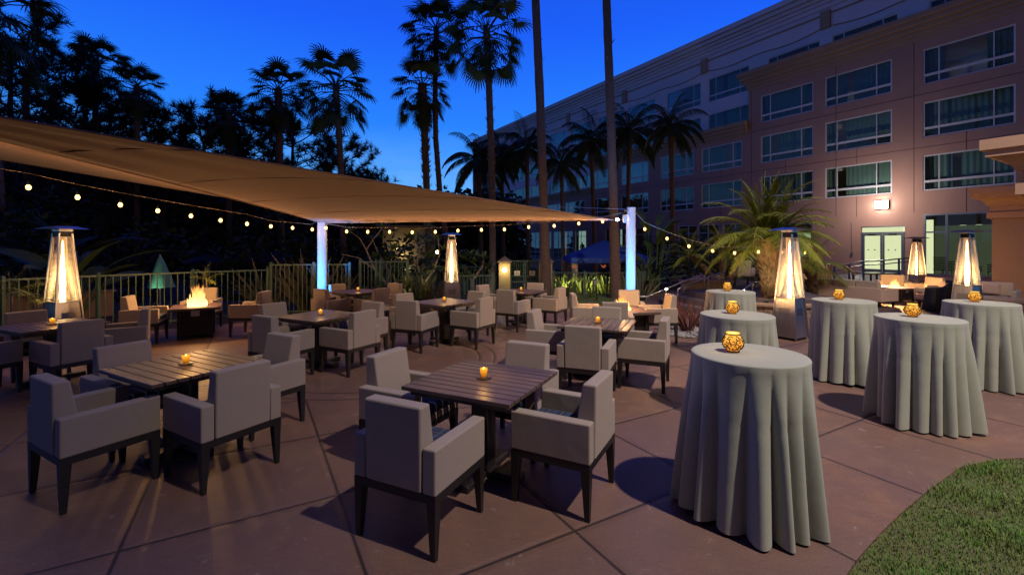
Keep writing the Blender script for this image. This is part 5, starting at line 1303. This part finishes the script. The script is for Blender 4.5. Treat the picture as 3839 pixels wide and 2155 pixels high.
for i,(x,n) in enumerate(((2.2,7),(2.55,5),(3.6,3),(4.3,4))):
    for k in range(n): g.box(x-.22,x+.22,.75,1.15,.45+k*.11,.50+k*.11)
    g.box(x-.20,x-.17,.78,.81,.2,.45); g.box(x+.17,x+.20,.78,.81,.2,.45)
obj('stacked_chairs',g,M['darkwood'],f)
g=MB()
for x in (3.1,3.7,4.6): g.box(x-.1,x+.1,1.0,1.2,2.86,2.87)
obj('ceiling_light',g,M['lit_room'],f)
storefront(6.3,9.8,.2,3.48,[7.6],[2.5],M['dim_room'],'shop_window')
storefront(-6.6,-3.75,1.0,3.26,[-5.2],[],emis('green_room',(.80,1.,.45),.5),'shop_window',.5)
# wall floodlight
g=MB(); g.bbox(-.32,.32,-.19,-.001,3.90,4.36,.02,1); wl=obj('wall_light',g,M['blackmetal'],HB); g=MB(); g.box(-.30,.30,-.225,-.1905,3.92,4.34); obj('lens',g,emis('flood_lens',(1,.95,.85),120),wl)
lamp('wall_flood','POINT',(0,-2.0,4.2),300,(1,.93,.84),.10,parent=HB)
g=MB(); g.box(-1.62,-1.50,-.06,-.001,1.15,1.35); g.tube([(-1.56,-.03,1.35),(-1.56,-.03,3.2)],.015,5); obj('junction_box',g,M['rail_steel'],HB)

# person at the window
def person(loc,rz):
    t=thing('person','person in dark clothes standing at a lit hotel ground floor window','person',loc,rz)
    me=bpy.data.meshes.new('body'); V=[(0,0,.95),(0,0,1.15),(0,.0,1.38),(0,.01,1.50),(0,.02,1.60),(0,.03,1.72),
       (.18,0,1.42),(.24,.02,1.14),(.17,.16,1.02),(-.18,0,1.42),(-.25,.0,1.14),(-.24,.06,.88),(.10,0,.90),(.11,.01,.50),(.11,0,.08),(.11,.14,.03),(-.10,0,.90),(-.12,.01,.50),(-.13,0,.08),(-.13,.14,.03),(.12,.22,1.02),(-.24,.09,.80)]
    E=[(0,1),(1,2),(2,3),(3,4),(4,5),(2,6),(6,7),(7,8),(8,20),(2,9),(9,10),(10,11),(11,21),(0,12),(12,13),(13,14),(14,15),(0,16),(16,17),(17,18),(18,19)]
    rad=[.15,.14,.16,.06,.085,.075,.075,.055,.04,.075,.055,.04,.10,.07,.05,.04,.10,.07,.05,.04,.04,.04]
    me.from_pydata(V,E,[]); o=bpy.data.objects.new('body',me); link(o,t); me.materials.append(M['suit'])
    md=o.modifiers.new('skin','SKIN')
    for i,sv in enumerate(me.skin_vertices[0].data): sv.radius=(rad[i],rad[i]*.8 if i<3 else rad[i]); sv.use_root=(i==0)
    s=o.modifiers.new('sub','SUBSURF'); s.levels=1; s.render_levels=1
pl=[x for x in gw if abs(-x-(28.1-1.15))<.01][0]
a=R(-58.92); lx,ly=pl,.22; person((21.36+lx*math.cos(a)-ly*math.sin(a),26.2+lx*math.sin(a)+ly*math.cos(a),.42),R(150))
# make that window lit
for o in list(HB.children):
    if o.name.startswith('window') and abs(o.location.x-pl)<.01 and o.location.z<1:
        for ch in list(o.children):
            if ch.name.startswith(('curtain','lit_room')): bpy.data.objects.remove(ch)
        obj('lit_room',lrG,None,o); obj('curtain',mm(curtain_mesh(1.0,3.33,[(.72,1)],3),'curtain',M['curtain']),None,o)

# ------------------------------------------------------------------ floodlight pole behind the camera: the lamp that throws the patio's hard shadows
FL=Vector((6.6,-1.2,13.0))
t=thing('floodlight_pole','tall dark floodlight pole standing behind the lawn','lamp post',(FL.x+1.2,FL.y-.6,-.02))
g=MB(); g.tube([(0,0,0),(0,0,13.2)],[.12,.07],10); g.tube([(0,0,13.15),(-1.1,.52,13.2)],.03,8); obj('pole',g,M['blackmetal'],t)
g=MB(); g.bbox(-1.4,-1.0,.42,.78,13.19,13.29,.01,1); obj('head',g,M['blackmetal'],t)
lamp('pole_flood','SPOT',FL,11000,(1.,.86,.77),.16,(6.0,5.8,0),82,1.)

# ------------------------------------------------------------------ world, sun, camera
w=bpy.data.worlds.new('World'); scn.world=w; w.use_nodes=True; t=w.node_tree; t.nodes.clear()
out=t.nodes.new('ShaderNodeOutputWorld'); bg=t.nodes.new('ShaderNodeBackground'); t.links.new(bg.outputs[0],out.inputs[0])
sky=t.nodes.new('ShaderNodeTexSky'); sky.sky_type='NISHITA'; sky.sun_disc=False; sky.sun_elevation=R(-2.0); sky.sun_rotation=R(-8); sky.air_density=1.2; sky.dust_density=.2; sky.ozone_density=6
tc=t.nodes.new('ShaderNodeTexCoord'); nm=t.nodes.new('ShaderNodeVectorMath'); nm.operation='NORMALIZE'; t.links.new(tc.outputs['Generated'],nm.inputs[0])
sp=t.nodes.new('ShaderNodeSeparateXYZ'); t.links.new(nm.outputs[0],sp.inputs[0])
el=ramp(t,mth(t,'MAXIMUM',sp.outputs[2],0),[(0.0,(.20,.52,1.)),(.12,(.10,.42,1.)),(.25,(.020,.225,.98)),(.42,(.010,.115,.93)),(.60,(.010,.075,.70)),(.85,(.005,.025,.22))])
# the afterglow lies ahead; the sky behind the viewer is already night
hx=mth(t,'MULTIPLY_ADD',sp.outputs[1],.5,.5)
az=ramp(t,hx,[(.24,(.035,.035,.05)),(.64,(1,1,1))])
k=mixc(t,1.,el.outputs[0],az.outputs[0],'MULTIPLY')
k=mixc(t,1.,k,ramp(t,hx,[(.25,(.024,.013,.019)),(.75,(0,0,0))]).outputs[0],'ADD')
mp=t.nodes.new('ShaderNodeMapping'); mp.inputs['Scale'].default_value=(3,3,13); mp.inputs['Rotation'].default_value=(0,R(14),0); t.links.new(nm.outputs[0],mp.inputs[0])
cl=noise(t,1.6,6,.6,mp.outputs[0],.5)
low=ramp(t,sp.outputs[2],[(.05,(1,1,1)),(.24,(0,0,0))]).outputs[0]
k=mixc(t,mth(t,'MULTIPLY',mth(t,'MULTIPLY',ramp(t,cl,[(.45,(0,0,0)),(.75,(1,1,1))]).outputs[0],low),.45),k,(.30,.50,.86))
k=mixc(t,.12,k,sky.outputs[0],'ADD')
t.links.new(k,bg.inputs[0]); bg.inputs[1].default_value=1.0
s=lamp('dusk_sun','SUN',(0,40,20),.02,(.5,.6,1.)); s.data.angle=R(20); s.rotation_euler=(R(88),0,R(172))
cam=bpy.data.cameras.new('camera'); co=bpy.data.objects.new('camera',cam); link(co)
cam.sensor_width=36; cam.lens=36*F/3839; cam.shift_y=-(1077.5-CY)/3839; cam.clip_end=2000; cam.clip_start=.05
co.location=(0,0,H); co.rotation_euler=(R(90),0,0); scn.camera=co
v=scn.view_settings; v.view_transform='Standard'; v.look='None'; v.exposure=0; v.gamma=1
scn.render.filter_size=1.05
c=scn.cycles; c.use_denoising=True; c.max_bounces=6; c.diffuse_bounces=3; c.glossy_bounces=3; c.transparent_max_bounces=24; c.sample_clamp_indirect=4; c.caustics_reflective=False; c.caustics_refractive=False
